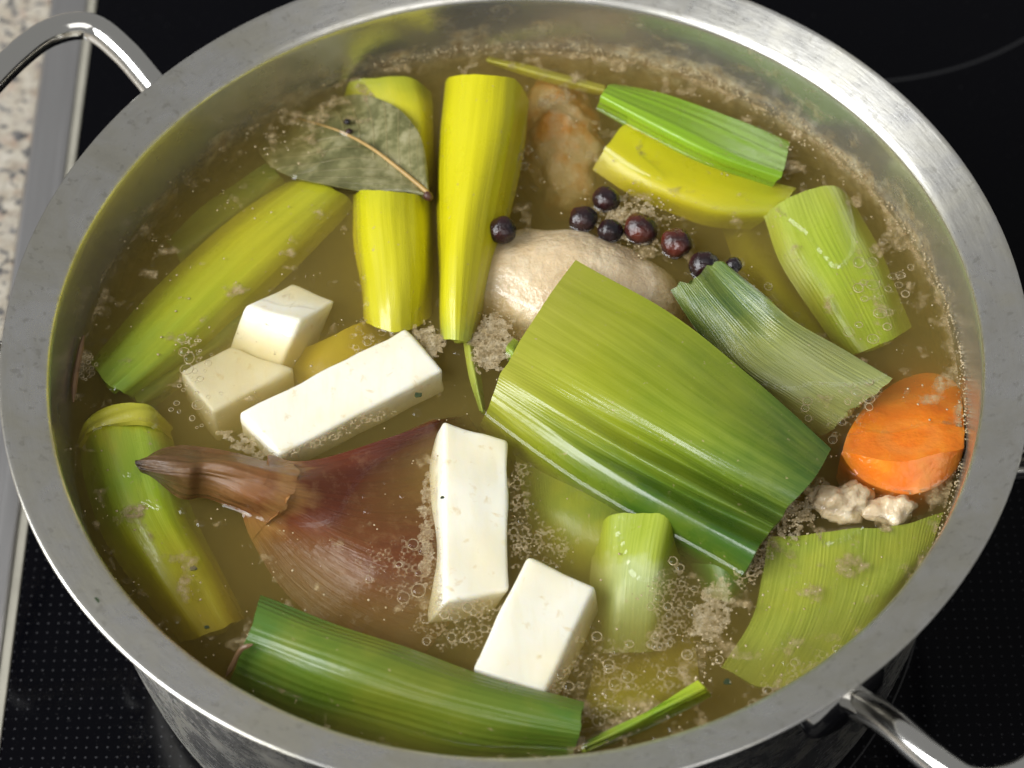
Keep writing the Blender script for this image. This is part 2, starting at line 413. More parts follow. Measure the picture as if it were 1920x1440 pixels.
def m_bay():
    t = NT('bay_leaf'); o = t.coord()
    n = t.noise(o, 150, 5, .65); n2 = t.noise(t.mapping(o, loc=(2, 3, 1)), 60, 4, .6)
    c = t.ramp(n, [(.36, (.03, .04, .015)), (.47, (.10, .11, .045)), (.56, (.25, .24, .12)), (.68, (.42, .39, .24))])
    c = t.mix(t.ramp(n2, [(.45, 0.), (.7, .5)]), c, (.26, .25, .12))
    su = t.sep(t.coord('UV'))
    ph = t.math('ADD', t.math('MULTIPLY', su[1], 13), t.math('MULTIPLY', t.math('ABSOLUTE', t.math('SUBTRACT', su[0], .5)), -7))
    vein = t.ramp(t.math('ABSOLUTE', t.math('SUBTRACT', t.math('FRACT', ph), .5)), [(.0, 1.), (.07, 0.)])
    c = t.mix(.35, c, (.17, .15, .05))
    c = t.mix(t.math('MULTIPLY', vein, .5), c, (.33, .27, .13))
    b = t.pr(Base_Color=c, Roughness=.28, Normal=t.bump(t.math('ADD', n, t.math('MULTIPLY', vein, .4)), .5, .001))
    return t.done(b.outputs[0])
def m_plain(name, col, rough=.4, var=.3, scale=200, bump=.2, sss=0):
    t = NT(name); o = t.coord(); n = t.noise(o, scale, 4, .6)
    c = t.ramp(n, [(.3, tuple(x * (1 - var) for x in col)), (.7, tuple(min(.95, x * (1 + var)) for x in col))])
    b = t.pr(Base_Color=c, Roughness=rough, Normal=t.bump(n, bump, .0008))
    if sss:
        b.inputs['Subsurface Weight'].default_value = sss; b.inputs['Subsurface Radius'].default_value = (1, .8, .5); b.inputs['Subsurface Scale'].default_value = .001
    return t.done(b.outputs[0])
def m_berry():
    t = NT('dark_berry_skin'); o = t.coord(); n = t.noise(o, 260, 4, .6); n2 = t.math('ADD', t.noise(t.mapping(o, loc=(1, 1, 1)), 110, 2, .5), t.math('MULTIPLY', t.math('SUBTRACT', t.new('ObjectInfo').outputs['Random'], .5), .22))
    c = t.ramp(n2, [(.38, (.010, .008, .011)), (.54, (.030, .010, .010)), (.72, (.12, .024, .012))])
    b = t.pr(Base_Color=c, Roughness=t.ramp(n, [(.35, .12), (.65, .34)]), Normal=t.bump(n, .6, .0018)); return t.done(b.outputs[0])
def m_broth():
    t = NT('cloudy_broth')
    a = t.new('VolumeScatter'); a.inputs['Color'].default_value = (.94, .80, .33, 1); a.inputs['Density'].default_value = 45; a.inputs['Anisotropy'].default_value = .25
    b = t.new('VolumeAbsorption'); b.inputs['Color'].default_value = (.72, .57, .04, 1); b.inputs['Density'].default_value = 68
    ad = t.new('AddShader'); t.t.links.new(a.outputs[0], ad.inputs[0]); t.t.links.new(b.outputs[0], ad.inputs[1])
    return t.done(None, ad.outputs[0])
def m_froth():
    t = NT('froth'); o = t.coord(); n = t.noise(o, 500, 2, .6)
    c = t.ramp(n, [(.3, (.40, .29, .14)), (.7, (.62, .52, .33))])
    b = t.pr(Base_Color=c, Roughness=.18, Specular_IOR_Level=.6); return t.done(b.outputs[0])
def m_scum(name='scum', c0=(.28, .19, .09), c1=(.40, .30, .15), c2=(.54, .43, .25), patchy=True):
    t = NT(name); o = t.coord(); n = t.noise(o, 420, 3, .65)
    c = t.ramp(n, [(.3, c0), (.5, c1), (.7, c2)])
    b = t.pr(Base_Color=c, Roughness=.25)
    tr = t.new('BsdfTransparent'); mx = t.new('MixShader')
    at = t.new('Attribute'); at.attribute_name = 'cover'
    t.t.links.new(t.math('MULTIPLY', t.ramp(at.outputs['Fac'], [(0, 0.), (1, .9)]), t.ramp(t.noise(t.mapping(o, loc=(5, 5, 5)), 520, 4, .7), [(.35, .05 if patchy else .45), (.62, 1.)])), mx.inputs[0])
    t.t.links.new(tr.outputs[0], mx.inputs[1]); t.t.links.new(b.outputs[0], mx.inputs[2])
    return t.done(mx.outputs[0])
def m_film(name='bubble_film', tint=(1, 1, 1)):
    t = NT(name)
    tr = t.new('BsdfTransparent'); tr.inputs['Color'].default_value = tuple(tint) + (1,); gl = t.new('BsdfGlossy'); gl.inputs['Roughness'].default_value = .06
    fr = t.new('Fresnel'); t.t.links.new(t.math('SUBTRACT', 1.4, t.math('MULTIPLY', t.new('NewGeometry').outputs['Backfacing'], 1.4 - 1 / 1.4)), fr.inputs['IOR'])
    mx = t.new('MixShader'); t.t.links.new(fr.outputs[0], mx.inputs[0]); t.t.links.new(tr.outputs[0], mx.inputs[1]); t.t.links.new(gl.outputs[0], mx.inputs[2])
    return t.done(mx.outputs[0])

# ------------------------------------------------------------------ the setting: worktop and cooktop
def boxmesh(x0, x1, y0, y1, z0, z1):
    V = [(x, y, z) for x in (x0, x1) for y in (y0, y1) for z in (z0, z1)]
    F = [[0, 1, 3, 2], [4, 6, 7, 5], [0, 4, 5, 1], [2, 3, 7, 6], [0, 2, 6, 4], [1, 5, 7, 3]]
    return V, F
def bevel_obj(o, w, seg=3):
    md = o.modifiers.new('bevel', 'BEVEL'); md.width = w * CM; md.segments = seg; md.limit_method = 'ANGLE'
    return o
TR = math.radians(-1.2)             # the hob stands a little turned against the view
def rot_xy(V, a=TR, c=(-13.7, 5)):
    V = np.array(V, float); x, y = V[:, 0] - c[0], V[:, 1] - c[1]
    V[:, 0] = c[0] + x * math.cos(a) - y * math.sin(a); V[:, 1] = c[1] + x * math.sin(a) + y * math.cos(a)
    return V
V, F = boxmesh(-70, -15.18, -45, 60, -3.2, -.12)
o = mesh_obj('worktop', rot_xy(V), F, m_granite(), smooth=False); tag(o, kind='structure'); bevel_obj(o, .1)
hob = empty('cooktop', (10, 5, 0)); tag(hob, 'black ceramic glass cooktop with steel edge strip under the pot', 'cooktop')
V, F = boxmesh(-13.72, 45, -38, 44, -.6, 0.0)
o = mesh_obj('glass_plate', rot_xy(V), F, m_glass(), hob, smooth=False); bevel_obj(o, .06)
tm = m_trim()
V, F = boxmesh(-15.16, -13.98, -38, 44, -.5, .16)
o = mesh_obj('edge_strip', rot_xy(V), F, tm, hob, smooth=False); bevel_obj(o, .10)
V, F = boxmesh(-13.99, -13.70, -38, 44, -.5, .06)
o = mesh_obj('seal_strip', rot_xy(V), F, m_plain('pale_seal', (.36, .34, .28), .35, .12, 60), hob, smooth=False); bevel_obj(o, .05)
def flat_ring(name, cx, cy, r, w, parent, mat, a0=0, a1=360, z=.004):
    n = 180; th = np.radians(np.linspace(a0, a1, n)); V = []; F = []
    for t in th:
        for rr in (r - w / 2, r + w / 2): V.append((cx + rr * math.cos(t), cy + rr * math.sin(t), z))
    for k in range(n - 1): F.append([2 * k, 2 * k + 1, 2 * k + 3, 2 * k + 2])
    return mesh_obj(name, V, F, mat, parent, smooth=False)
pm = m_print()
flat_ring('zone_mark', 0, 0, 11.12, .045, hob, pm, -75, 10)
q = PZ(1680, 150, 0); q2 = PZ(1900, 20, 0)
c = np.array([q[0] - 1.0, q[1] + 9.5]); r_ = math.hypot(q[0] - c[0], q[1] - c[1])
flat_ring('zone_mark', c[0], c[1], r_, .10, hob, pm)

# ------------------------------------------------------------------ the pot
Z = POT_H
pot = empty('cooking_pot', (0, 0, 0)); tag(pot, 'wide stainless steel cooking pot with flared rim and two loop handles', 'cooking pot')
inner = [(0, .75), (9.6, .75), (10.4, .95), (10.85, 1.6), (11.0, 2.6), (11.12, 5.0), (11.24, BROTH_Z), (11.32, Z - 1.2), (11.37, Z - .75), (11.395, Z - .58), (11.43, Z - .49), (11.49, Z - .43), (11.60, Z - .375), (11.95, Z - .225), (12.2, Z - .12), (12.38, Z - .045), (12.46, Z - .012), (12.505, Z - .02), (12.52, Z - .06), (12.50, Z - .10), (12.44, Z - .125)]
outer = [(12.2, Z - .22), (11.9, Z - .38), (11.65, Z - .60), (11.5, Z - .9), (11.42, Z - 1.4), (11.32, 5.0), (11.22, 2.4), (11.08, 1.2), (10.8, .5), (10.35, .14), (9.9, .03), (0, .02)]
V, F = lathe(inner + outer, 220)
body = mesh_obj('body', V, F, m_steel_body(), pot, sharp=None)
pol = m_polished()
def handle(c_deg, h_deg, swap):
    ca = math.radians(c_deg)
    def L(a, t, z): return (a * math.cos(ca) - t * math.sin(ca), a * math.sin(ca) + t * math.cos(ca), z)
    hr = math.radians(h_deg); A = 11.75 * math.cos(hr); T = 11.75 * math.sin(hr)
    half = [(A, T, Z - 1.95), (A + .6, T * 1.05, Z - 1.65), (A + 1.45, T * 1.13, Z - 1.2), (A + 2.6, T * 1.26, Z - .80), (A + 3.7, T * 1.32, Z - .52), (A + 4.5, T * 1.16, Z - .36), (A + 4.9, T * .87, Z - .26), (A + 5.15, T * .43, Z - .20)]
    pts = half + [(A + 5.25, 0, Z - .18)] + [(a, -t, z) for a, t, z in half[::-1]]
    pts = cr(np.array([L(*p) for p in pts]), np.linspace(0, 1, 90))
    V, F = tube_mesh(pts, .385, 24)
    ho = mesh_obj('handle', V, F, pol, pot, sharp=60)
    for sg in (1, -1):                                  # welded oval foot plates
        d = np.array(L(math.cos(sg * hr), math.sin(sg * hr), 0)); side = np.array([-d[1], d[0], 0])
        n = 28; V = []; F = []
        for lay, (off, k) in enumerate(((11.44, 1.0), (11.98, 1.0), (12.10, .88), (12.14, .0))):
            for s in range(n):
                t = 2 * math.pi * s / n
                V.append(d * off + side * (1.2 * k * math.cos(t)) + np.array([0, 0, Z - 2.15 + .95 * k * math.sin(t)]))
        for lay in range(3):
            for s in range(n): F.append([lay * n + s, lay * n + (s + 1) % n, (lay + 1) * n + (s + 1) % n, (lay + 1) * n + s])
        fo = mesh_obj('foot_plate', V, F, pol, pot, sharp=50)
        fo.parent = ho; fo.location = (0, 0, 0)
handle(156.5, 21.0, 0)
handle(-34.5, 18.0, 1)

# ------------------------------------------------------------------ broth
V, F = lathe([(.001, BROTH_Z), (11.30, BROTH_Z), (11.2, 5.0), (11.02, 2.4), (10.5, 1.1), (9.5, .85), (.001, .85)], 160)
broth = mesh_obj('broth', V, F, m_broth(), smooth=False)
tag(broth, 'cloudy brown broth filling the steel pot', 'broth', kind='stuff')

# ------------------------------------------------------------------ leek pieces
YG = [(0, (.40, .36, .02)), (.5, (.36, .37, .015)), (1, (.26, .33, .02))]
def leek(label, rows, mat, name='leek_piece', **kw):
    o = patch(name, rows, mat, **kw); tag(o, label, 'leek', 'pieces of leek in the broth'); return o

big = [(.0, (.36, .36, .035)), (.22, (.30, .33, .014)), (.5, (.20, .26, .010)), (.75, (.10, .17, .009)), (1, (.032, .09, .01))]
leek('broad folded yellow-green leek leaf in the middle, lying over the pale meat',
     [[(1078, 486, 1.15), (1022, 560, 1.36), (982, 626, 1.36), (960, 668, 1.26), (950, 688, 1.22), (941, 704, 1.15), (933, 722, 1.04), (925, 740, .88), (914, 762, .5), (898, 795, -1.0)],
      [(1248, 583, 1.15), (1190, 668, 1.38), (1150, 728, 1.36), (1126, 764, 1.15), (1114, 780, 1.0), (1098, 800, 1.08), (1084, 818, .84), (1068, 838, .74), (1042, 868, .2), (1000, 905, -1.3)],
      [(1412, 708, 1.0), (1360, 785, 1.38), (1326, 834, 1.25), (1306, 862, .98), (1295, 878, .52), (1278, 900, .92), (1264, 918, .50), (1244, 942, .78), (1212, 978, .02), (1165, 1000, -1.4)],
      [(1558, 842, .8), (1526, 893, 1.10), (1496, 930, 1.02), (1476, 954, .72), (1466, 968, .28), (1450, 988, .70), (1440, 1002, .30), (1420, 1032, .78), (1392, 1080, .0), (1345, 1110, -1.2)]],
     m_leek('leek_broad_leaf', big, stripe=.38, seed=1.3, freq=26, rough=.22, blotch=.2, sheen_bump=.12, fold=(.035, .10, .01), yellow=(.34, .36, .012)), nu=160, nv=120, ribs=34, rib_amp=.003, lump=.025, thick=.10, seed=3)

yel = [(0, (.58, .53, .004)), (.5, (.60, .54, .004)), (.85, (.56, .52, .01)), (1, (.42, .46, .05))]
leek('tall bright yellow leek piece standing at the back, its top end cut square',
     [[(836, 152, .1), (848, 143, 1.15), (905, 141, 1.75), (962, 147, 1.45), (992, 188, .1)],
      [(825, 260, -.1), (842, 250, 1.1), (893, 245, 1.6), (955, 250, 1.2), (985, 262, -.2)],
      [(820, 420, -.1), (834, 415, .85), (872, 410, 1.25), (925, 410, .8), (950, 420, -.3)],
      [(822, 540, -.2), (833, 540, .6), (863, 540, .85), (902, 535, .45), (920, 540, -.4)],
      [(826, 630, -.3), (836, 636, .25), (858, 640, .42), (880, 637, .15), (892, 622, -.5)]],
     m_leek('leek_yellow_tall', yel, stripe=.18, seed=2.1, freq=26, rough=.3, blotch=.1), ribs=12, rib_amp=.008, thick=.22, seed=5)
yel2 = [(0, (.46, .44, .005)), (.2, (.56, .51, .004)), (1, (.52, .47, .01))]
leek('short yellow leek stub below the bay leaf tip',
     [[(664, 366, -.4), (678, 360, .45), (730, 358, .85), (782, 362, .5), (810, 372, -.5)],
      [(664, 450, -.5), (684, 446, .4), (735, 444, .8), (788, 448, .4), (812, 452, -.6)],
      [(672, 530, -.5), (692, 532, .25), (740, 534, .6), (790, 532, .2), (812, 530, -.6)],
      [(684, 596, -.6), (702, 613, .0), (745, 620, .2), (788, 612, -.1), (808, 590, -.7)]],
     m_leek('leek_yellow_stub', yel2, stripe=.3, seed=3.7, freq=22, blotch=.1), ribs=10, rib_amp=.010, thick=.22, seed=8)
leek('curved yellow leek piece half hidden behind the bay leaf',
     [[(638, 168, -.5), (660, 152, .0), (715, 143, .3), (775, 148, .25), (808, 172, -.3)],
      [(655, 230, -.9), (690, 215, -.2), (735, 205, .1), (785, 205, .15), (812, 225, -.3)],
      [(680, 300, -1.0), (710, 290, -.4), (750, 285, -.1), (790, 285, .0), (812, 298, -.4)],
      [(700, 360, -1.2), (725, 352, -.6), (760, 348, -.3), (792, 348, -.25), (812, 352, -.6)]],
     m_leek('leek_behind_bay', [(0, (.34, .36, .02)), (.3, (.50, .46, .015)), (1, (.40, .34, .02))], stripe=.2, seed=4.2, blotch=.2), thick=.2, seed=9)
dg = [(0, (.36, .36, .015)), (.35, (.42, .40, .012)), (.7, (.32, .36, .015)), (1, (.22, .34, .03))]
leek('long sunken yellow-green leek stalk on the left, lying slantwise',
     [[(540, 342, -.6), (575, 340, -.12), (612, 350, .03), (645, 364, -.12), (668, 388, -.7)],
      [(408, 432, -.6), (440, 440, -.10), (480, 458, .05), (514, 486, -.10), (535, 520, -.7)],
      [(278, 552, -.6), (310, 566, -.08), (348, 588, .06), (380, 612, -.10), (402, 645, -.7)],
      [(166, 676, -.7), (185, 698, -.10), (208, 722, .06), (230, 738, -.06), (252, 750, -.6)]],
     m_leek('leek_slant', dg, stripe=.25, seed=5.5, freq=16, blotch=.15), ribs=6, rib_amp=.012, thick=.25, seed=12)
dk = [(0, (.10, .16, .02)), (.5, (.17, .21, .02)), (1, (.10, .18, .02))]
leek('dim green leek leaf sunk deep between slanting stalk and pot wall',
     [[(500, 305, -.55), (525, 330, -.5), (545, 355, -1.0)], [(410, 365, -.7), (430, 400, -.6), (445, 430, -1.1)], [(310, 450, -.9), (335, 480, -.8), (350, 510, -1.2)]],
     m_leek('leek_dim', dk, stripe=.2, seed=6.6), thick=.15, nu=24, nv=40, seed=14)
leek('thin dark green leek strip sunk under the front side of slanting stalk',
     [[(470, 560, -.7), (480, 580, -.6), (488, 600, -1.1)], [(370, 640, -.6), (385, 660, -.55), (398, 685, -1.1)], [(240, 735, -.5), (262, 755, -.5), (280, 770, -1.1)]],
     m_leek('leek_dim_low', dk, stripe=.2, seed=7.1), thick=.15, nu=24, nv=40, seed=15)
lw = [(0, (.44, .42, .02)), (.12, (.30, .38, .03)), (.35, (.24, .36, .02)), (.6, (.36, .40, .012)), (1, (.46, .38, .012))]
o = leek('thick curved green-yellow leek stalk along the lower left pot wall',
     [[(150, 815, -.8), (178, 792, .0), (232, 776, .18), (285, 784, .05), (318, 812, -.8)],
      [(160, 905, -.9), (198, 888, -.05), (252, 868, .12), (305, 872, -.05), (340, 895, -.9)],
      [(190, 1000, -.9), (232, 982, -.1), (284, 962, .05), (335, 962, -.12), (372, 980, -.9)],
      [(250, 1095, -1.0), (292, 1080, -.25), (338, 1062, -.12), (384, 1058, -.28), (415, 1068, -1.0)],
      [(335, 1205, -1.3), (372, 1195, -.6), (405, 1182, -.45), (436, 1170, -.6), (456, 1160, -1.2)]],
     m_leek('leek_curved', lw, stripe=.22, seed=8.8, freq=14, blotch=.12), ribs=5, rib_amp=.015, thick=.28, seed=17)
cp = patch('outer_layer', [[(140, 820, -.7), (165, 782, .02), (230, 757, .28), (284, 762, .16), (322, 800, -.7)],
                     [(145, 838, -.7), (172, 806, .10), (232, 790, .34), (284, 794, .22), (322, 825, -.7)]],
     m_leek('leek_collar', [(0, (.42, .40, .03)), (1, (.48, .44, .05))], stripe=.2, seed=9.1), parent=None, thick=.12, nu=44, nv=10, lump=.02, seed=18)
mw = cp.matrix_world.copy(); loc = cp.location.copy(); cp.parent = o; cp.location = loc - o.location
bt = [(0, (.07, .15, .02)), (.2, (.09, .155, .012)), (.55, (.13, .165, .012)), (.85, (.085, .15, .012)), (1, (.055, .15, .015))]
leek('long dark green leek piece lying along the front wall of the pot',
     [[(490, 1120, .55), (480, 1146, .9), (462, 1195, .85), (442, 1245, .2), (420, 1300, -.7)],
      [(640, 1172, .6), (628, 1200, 1.0), (608, 1252, .9), (592, 1305, .2), (575, 1365, -.7)],
      [(785, 1224, .55), (775, 1252, .95), (758, 1305, .85), (745, 1355, .2), (730, 1415, -.7)],
      [(945, 1275, .45), (938, 1300, .8), (922, 1345, .7), (910, 1390, .1), (900, 1440, -.7)],
      [(1096, 1318, .35), (1092, 1340, .65), (1084, 1375, .55), (1076, 1408, .0), (1068, 1450, -.7)]],
     m_leek('leek_front', bt, stripe=.22, seed=10.3, freq=20, rough=.3, blotch=.3, yellow=(.30, .28, .02)), nu=70, nv=110, ribs=16, rib_amp=.012, thick=.16, seed=21)
leek('narrow bright green leek sliver at the front wall, right of the dark green piece',
     [[(1308, 1277, .45), (1322, 1288, .6), (1334, 1306, .0)], [(1210, 1335, .3), (1218, 1345, .4), (1228, 1362, -.2)], [(1085, 1396, .05), (1098, 1402, .1), (1110, 1412, -.4)]],
     m_leek('leek_sliver', [(0, (.34, .42, .02)), (.5, (.20, .34, .02)), (1, (.12, .2, .02))], stripe=.2, seed=11.2), nu=24, nv=50, thick=.16, seed=23)
rb = [(0, (.24, .30, .025)), (.4, (.26, .32, .025)), (1, (.20, .26, .02))]
leek('wide ribbed pale green leek leaf sunk beside the right front wall',
     [[(1440, 1006, .02), (1520, 1001, .06), (1600, 993, .06), (1690, 984, .03), (1775, 962, -.12)],
      [(1428, 1090, -.1), (1510, 1088, -.03), (1592, 1078, -.03), (1680, 1062, -.08), (1758, 1030, -.25)],
      [(1405, 1170, -.22), (1485, 1178, -.15), (1568, 1165, -.15), (1650, 1135, -.2), (1722, 1092, -.4)],
      [(1350, 1255, -.5), (1425, 1285, -.4), (1510, 1278, -.4), (1600, 1230, -.42), (1675, 1170, -.6)]],
     m_leek('leek_ribbed', rb, stripe=.55, seed=12.9, freq=34, blotch=.25), nu=150, nv=60, ribs=44, rib_amp=.006, thick=.12, seed=25)
leek('bright leek stub with its cut end up, below the broad folded leaf',
     [[(1120, 985, -.5), (1152, 966, .12), (1208, 962, .42), (1258, 968, .46), (1282, 985, -.5)],
      [(1112, 1045, -.7), (1145, 1040, -.05), (1195, 1045, .16), (1244, 1052, .16), (1268, 1068, -.8)],
      [(1105, 1125, -1.0), (1138, 1118, -.32), (1188, 1118, -.12), (1236, 1120, -.18), (1258, 1128, -1.0)],
      [(1100, 1225, -1.7), (1132, 1225, -1.1), (1180, 1225, -.9), (1224, 1220, -1.0), (1246, 1210, -1.7)]],
     m_leek('leek_stub_front', [(0, (.28, .35, .015)), (.3, (.30, .37, .02)), (.42, (.42, .48, .20)), (1, (.24, .33, .09))], stripe=.5, seed=13.4, freq=34, blotch=.05), ribs=24, rib_amp=.008, thick=.2, seed=27)
leek('light green ribbed leek piece at the right, behind the torn leaf',
     [[(1430, 402, -.25), (1466, 378, .12), (1516, 355, .30), (1562, 350, .2), (1600, 376, -.3)],
      [(1462, 490, -.45), (1500, 468, .0), (1550, 438, .15), (1600, 430, .08), (1640, 450, -.4)],
      [(1520, 585, -.6), (1558, 565, -.12), (1602, 540, .0), (1645, 525, -.08), (1680, 535, -.5)],
      [(1580, 668, -.9), (1615, 662, -.35), (1652, 646, -.22), (1684, 628, -.28), (1708, 612, -.7)]],
     m_leek('leek_right', [(0, (.36, .42, .05)), (.3, (.34, .42, .025)), (1, (.30, .42, .015))], stripe=.5, seed=14.8, freq=28, blotch=.2), nu=90, ribs=24, rib_amp=.006, thick=.16, seed=29)
leek('vivid green leek strip at the back right with a shiny ridge',
     [[(1152, 157, .35), (1138, 164, .65), (1126, 182, .75), (1118, 206, .0)],
      [(1262, 182, .35), (1245, 205, .6), (1226, 235, .75), (1210, 258, -.1)],
      [(1375, 222, .2), (1362, 256, .45), (1345, 292, .65), (1325, 316, -.2)],
      [(1482, 266, -.05), (1475, 300, .25), (1462, 332, .4), (1440, 356, -.4)]],
     m_leek('leek_vivid', [(0, (.26, .44, .02)), (.5, (.24, .44, .015)), (1, (.20, .38, .02))], stripe=.25, seed=15.6, freq=16, rough=.24, blotch=.05), nu=60, ribs=8, rib_amp=.012, thick=.2, seed=31)
leek('golden leek layer sunk under the vivid green strip',
     [[(1190, 222, .0), (1158, 248, .12), (1134, 278, .10), (1112, 318, -.4)],
      [(1285, 272, -.1), (1256, 308, .06), (1228, 344, .02), (1200, 376, -.5)],
      [(1395, 322, -.1), (1370, 358, .0), (1338, 394, -.12), (1310, 420, -.7)],
      [(1495, 352, -.2), (1472, 378, -.12), (1440, 408, -.3), (1408, 432, -1.0)]],
     m_leek('leek_golden', [(0, (.54, .48, .008)), (.5, (.56, .50, .008)), (1, (.42, .46, .015))], stripe=.15, seed=16.1, blotch=.1), thick=.2, seed=33)
leek('thin yellowish leek sliver floating by the back wall',
     [[(915, 106, -.05), (912, 112, .05), (918, 120, -.2)], [(1015, 128, -.02), (1012, 138, .06), (1010, 150, -.2)], [(1135, 160, -.05), (1132, 170, .02), (1128, 180, -.25)]],
     m_leek('leek_back_sliver', [(0, (.40, .36, .04)), (1, (.42, .38, .06))], stripe=.2, seed=17.3), nu=20, nv=50, thick=.08, lump=.004, edge=.004, seed=35)
tl = [(0, (.02, .095, .015)), (.28, (.03, .09, .02)), (.42, (.16, .19, .05)), (.7, (.24, .26, .09)), (1, (.27, .30, .11))]
leek('torn leek leaf with dark green tip beside the broad folded leaf',
     [[(1352, 490, .95), (1330, 502, .55), (1305, 515, .8), (1280, 530, .75), (1258, 543, .5)],
      [(1430, 556, 1.1), (1402, 580, .7), (1372, 598, .75), (1340, 612, .55), (1305, 618, .1)],
      [(1505, 612, .7), (1470, 640, .6), (1435, 665, .45), (1398, 682, .3), (1362, 690, -.1)],
      [(1592, 662, .25), (1556, 695, .25), (1520, 720, .1), (1482, 740, .0), (1445, 755, -.4)],
      [(1670, 708, .05), (1640, 738, .0), (1605, 768, -.1), (1570, 795, -.25), (1535, 815, -.7)]],
     m_leek('leek_torn', tl, stripe=.6, seed=18.2, freq=34, rough=.18, spec=.6, blotch=.15, sheen_bump=.4), nu=110, nv=90, ribs=30, rib_amp=.009, lump=.06, thick=.09, edge=.05, seed=37)
leek('narrow pale green leek strip poking out under the tall yellow piece',
     [[(868, 636, -.1), (880, 640, .05), (892, 646, -.2)], [(878, 700, -.15), (890, 702, .02), (902, 706, -.2)], [(898, 770, -.3), (905, 772, -.1), (912, 776, -.3)]],
     m_leek('leek_pale_strip', [(0, (.36, .40, .06)), (1, (.24, .32, .05))], stripe=.3, seed=19.5), nu=20, nv=40, thick=.08, lump=.004, edge=.004, seed=39)
leek('small green leek scrap beside the froth left of the broad leaf',
     [[(962, 634, .15), (950, 650, .25), (948, 668, .0)], [(975, 645, .1), (962, 664, .2), (955, 682, -.1)], [(972, 690, -.1), (955, 705, .0), (938, 720, -.2)]],
     m_leek('leek_scrap', [(0, (.22, .36, .02)), (1, (.16, .28, .02))], stripe=.3, seed=20.5), nu=20, nv=30, thick=.08, lump=.004, edge=.004, seed=41)

SK = [(0, (.34, .36, .02)), (.5, (.40, .38, .015)), (1, (.30, .34, .02))]
leek('golden leek leaf sunk beneath the tilted white cube and plank',
     [[(540, 660, -.9), (600, 640, -.5), (665, 610, -.45), (730, 590, -.9)], [(560, 720, -1.0), (620, 700, -.6), (690, 670, -.55), (760, 650, -1.0)], [(600, 790, -1.3), (660, 760, -1.0), (730, 730, -1.0), (790, 700, -1.3)]],
     m_leek('leek_sunk_gold', [(0, (.50, .38, .015)), (1, (.46, .36, .02))], stripe=.2, seed=21.5), nu=30, nv=40, thick=.12, lump=.02, seed=51)
leek('green leek sheet sunk under the lower edge of the broad folded leaf',
     [[(965, 850, -.8), (1060, 890, -.35), (1160, 935, -.25), (1250, 985, -.6)], [(985, 960, -.9), (1065, 985, -.38), (1150, 1010, -.32), (1225, 1040, -.7)], [(1030, 1090, -1.7), (1090, 1115, -1.5), (1150, 1130, -1.5), (1200, 1140, -1.7)]],
     m_leek('leek_sunk_green', [(0, (.16, .24, .02)), (1, (.24, .30, .03))], stripe=.3, seed=22.5), nu=40, nv=40, thick=.12, lump=.03, seed=53)
leek('dark green leek end sunk under the lower right corner of the broad leaf',
     [[(1270, 960, -.5), (1320, 985, -.15), (1380, 1010, -.1), (1420, 1030, -.5)], [(1290, 1040, -.7), (1330, 1060, -.25), (1370, 1075, -.15), (1402, 1085, -.5)], [(1320, 1120, -1.0), (1345, 1125, -.6), (1370, 1128, -.5), (1390, 1125, -.9)]],
     m_leek('leek_sunk_dark', [(0, (.035, .12, .02)), (1, (.05, .16, .025))], stripe=.25, seed=25.5), nu=30, nv=36, thick=.10, lump=.02, seed=59)
leek('yellow-green leek leaf sunk between the berries and the light green ribbed piece',
     [[(1340, 385, -1.5), (1395, 400, -1.3), (1450, 430, -1.5)], [(1380, 500, -1.1), (1440, 520, -.6), (1500, 540, -1.0)], [(1440, 610, -1.1), (1510, 630, -.7), (1580, 640, -1.1)]],
     m_leek('leek_sunk_right', SK, stripe=.25, seed=23.5), nu=30, nv=40, thick=.12, lump=.02, seed=55)
leek('olive leek leaf sunk between the front white slab and the ribbed leaf',
     [[(1120, 1210, -1.5), (1180, 1225, -1.3), (1240, 1215, -1.3), (1300, 1190, -1.6)], [(1100, 1310, -.9), (1170, 1320, -.5), (1240, 1305, -.55), (1310, 1270, -.9)], [(1080, 1380, -1.6), (1150, 1390, -1.4), (1230, 1380, -1.4), (1300, 1350, -1.6)]],
     m_leek('leek_sunk_front', [(0, (.34, .31, .02)), (1, (.30, .30, .02))], stripe=.25, seed=24.5), nu=40, nv=40, thick=.12, lump=.02, seed=57)

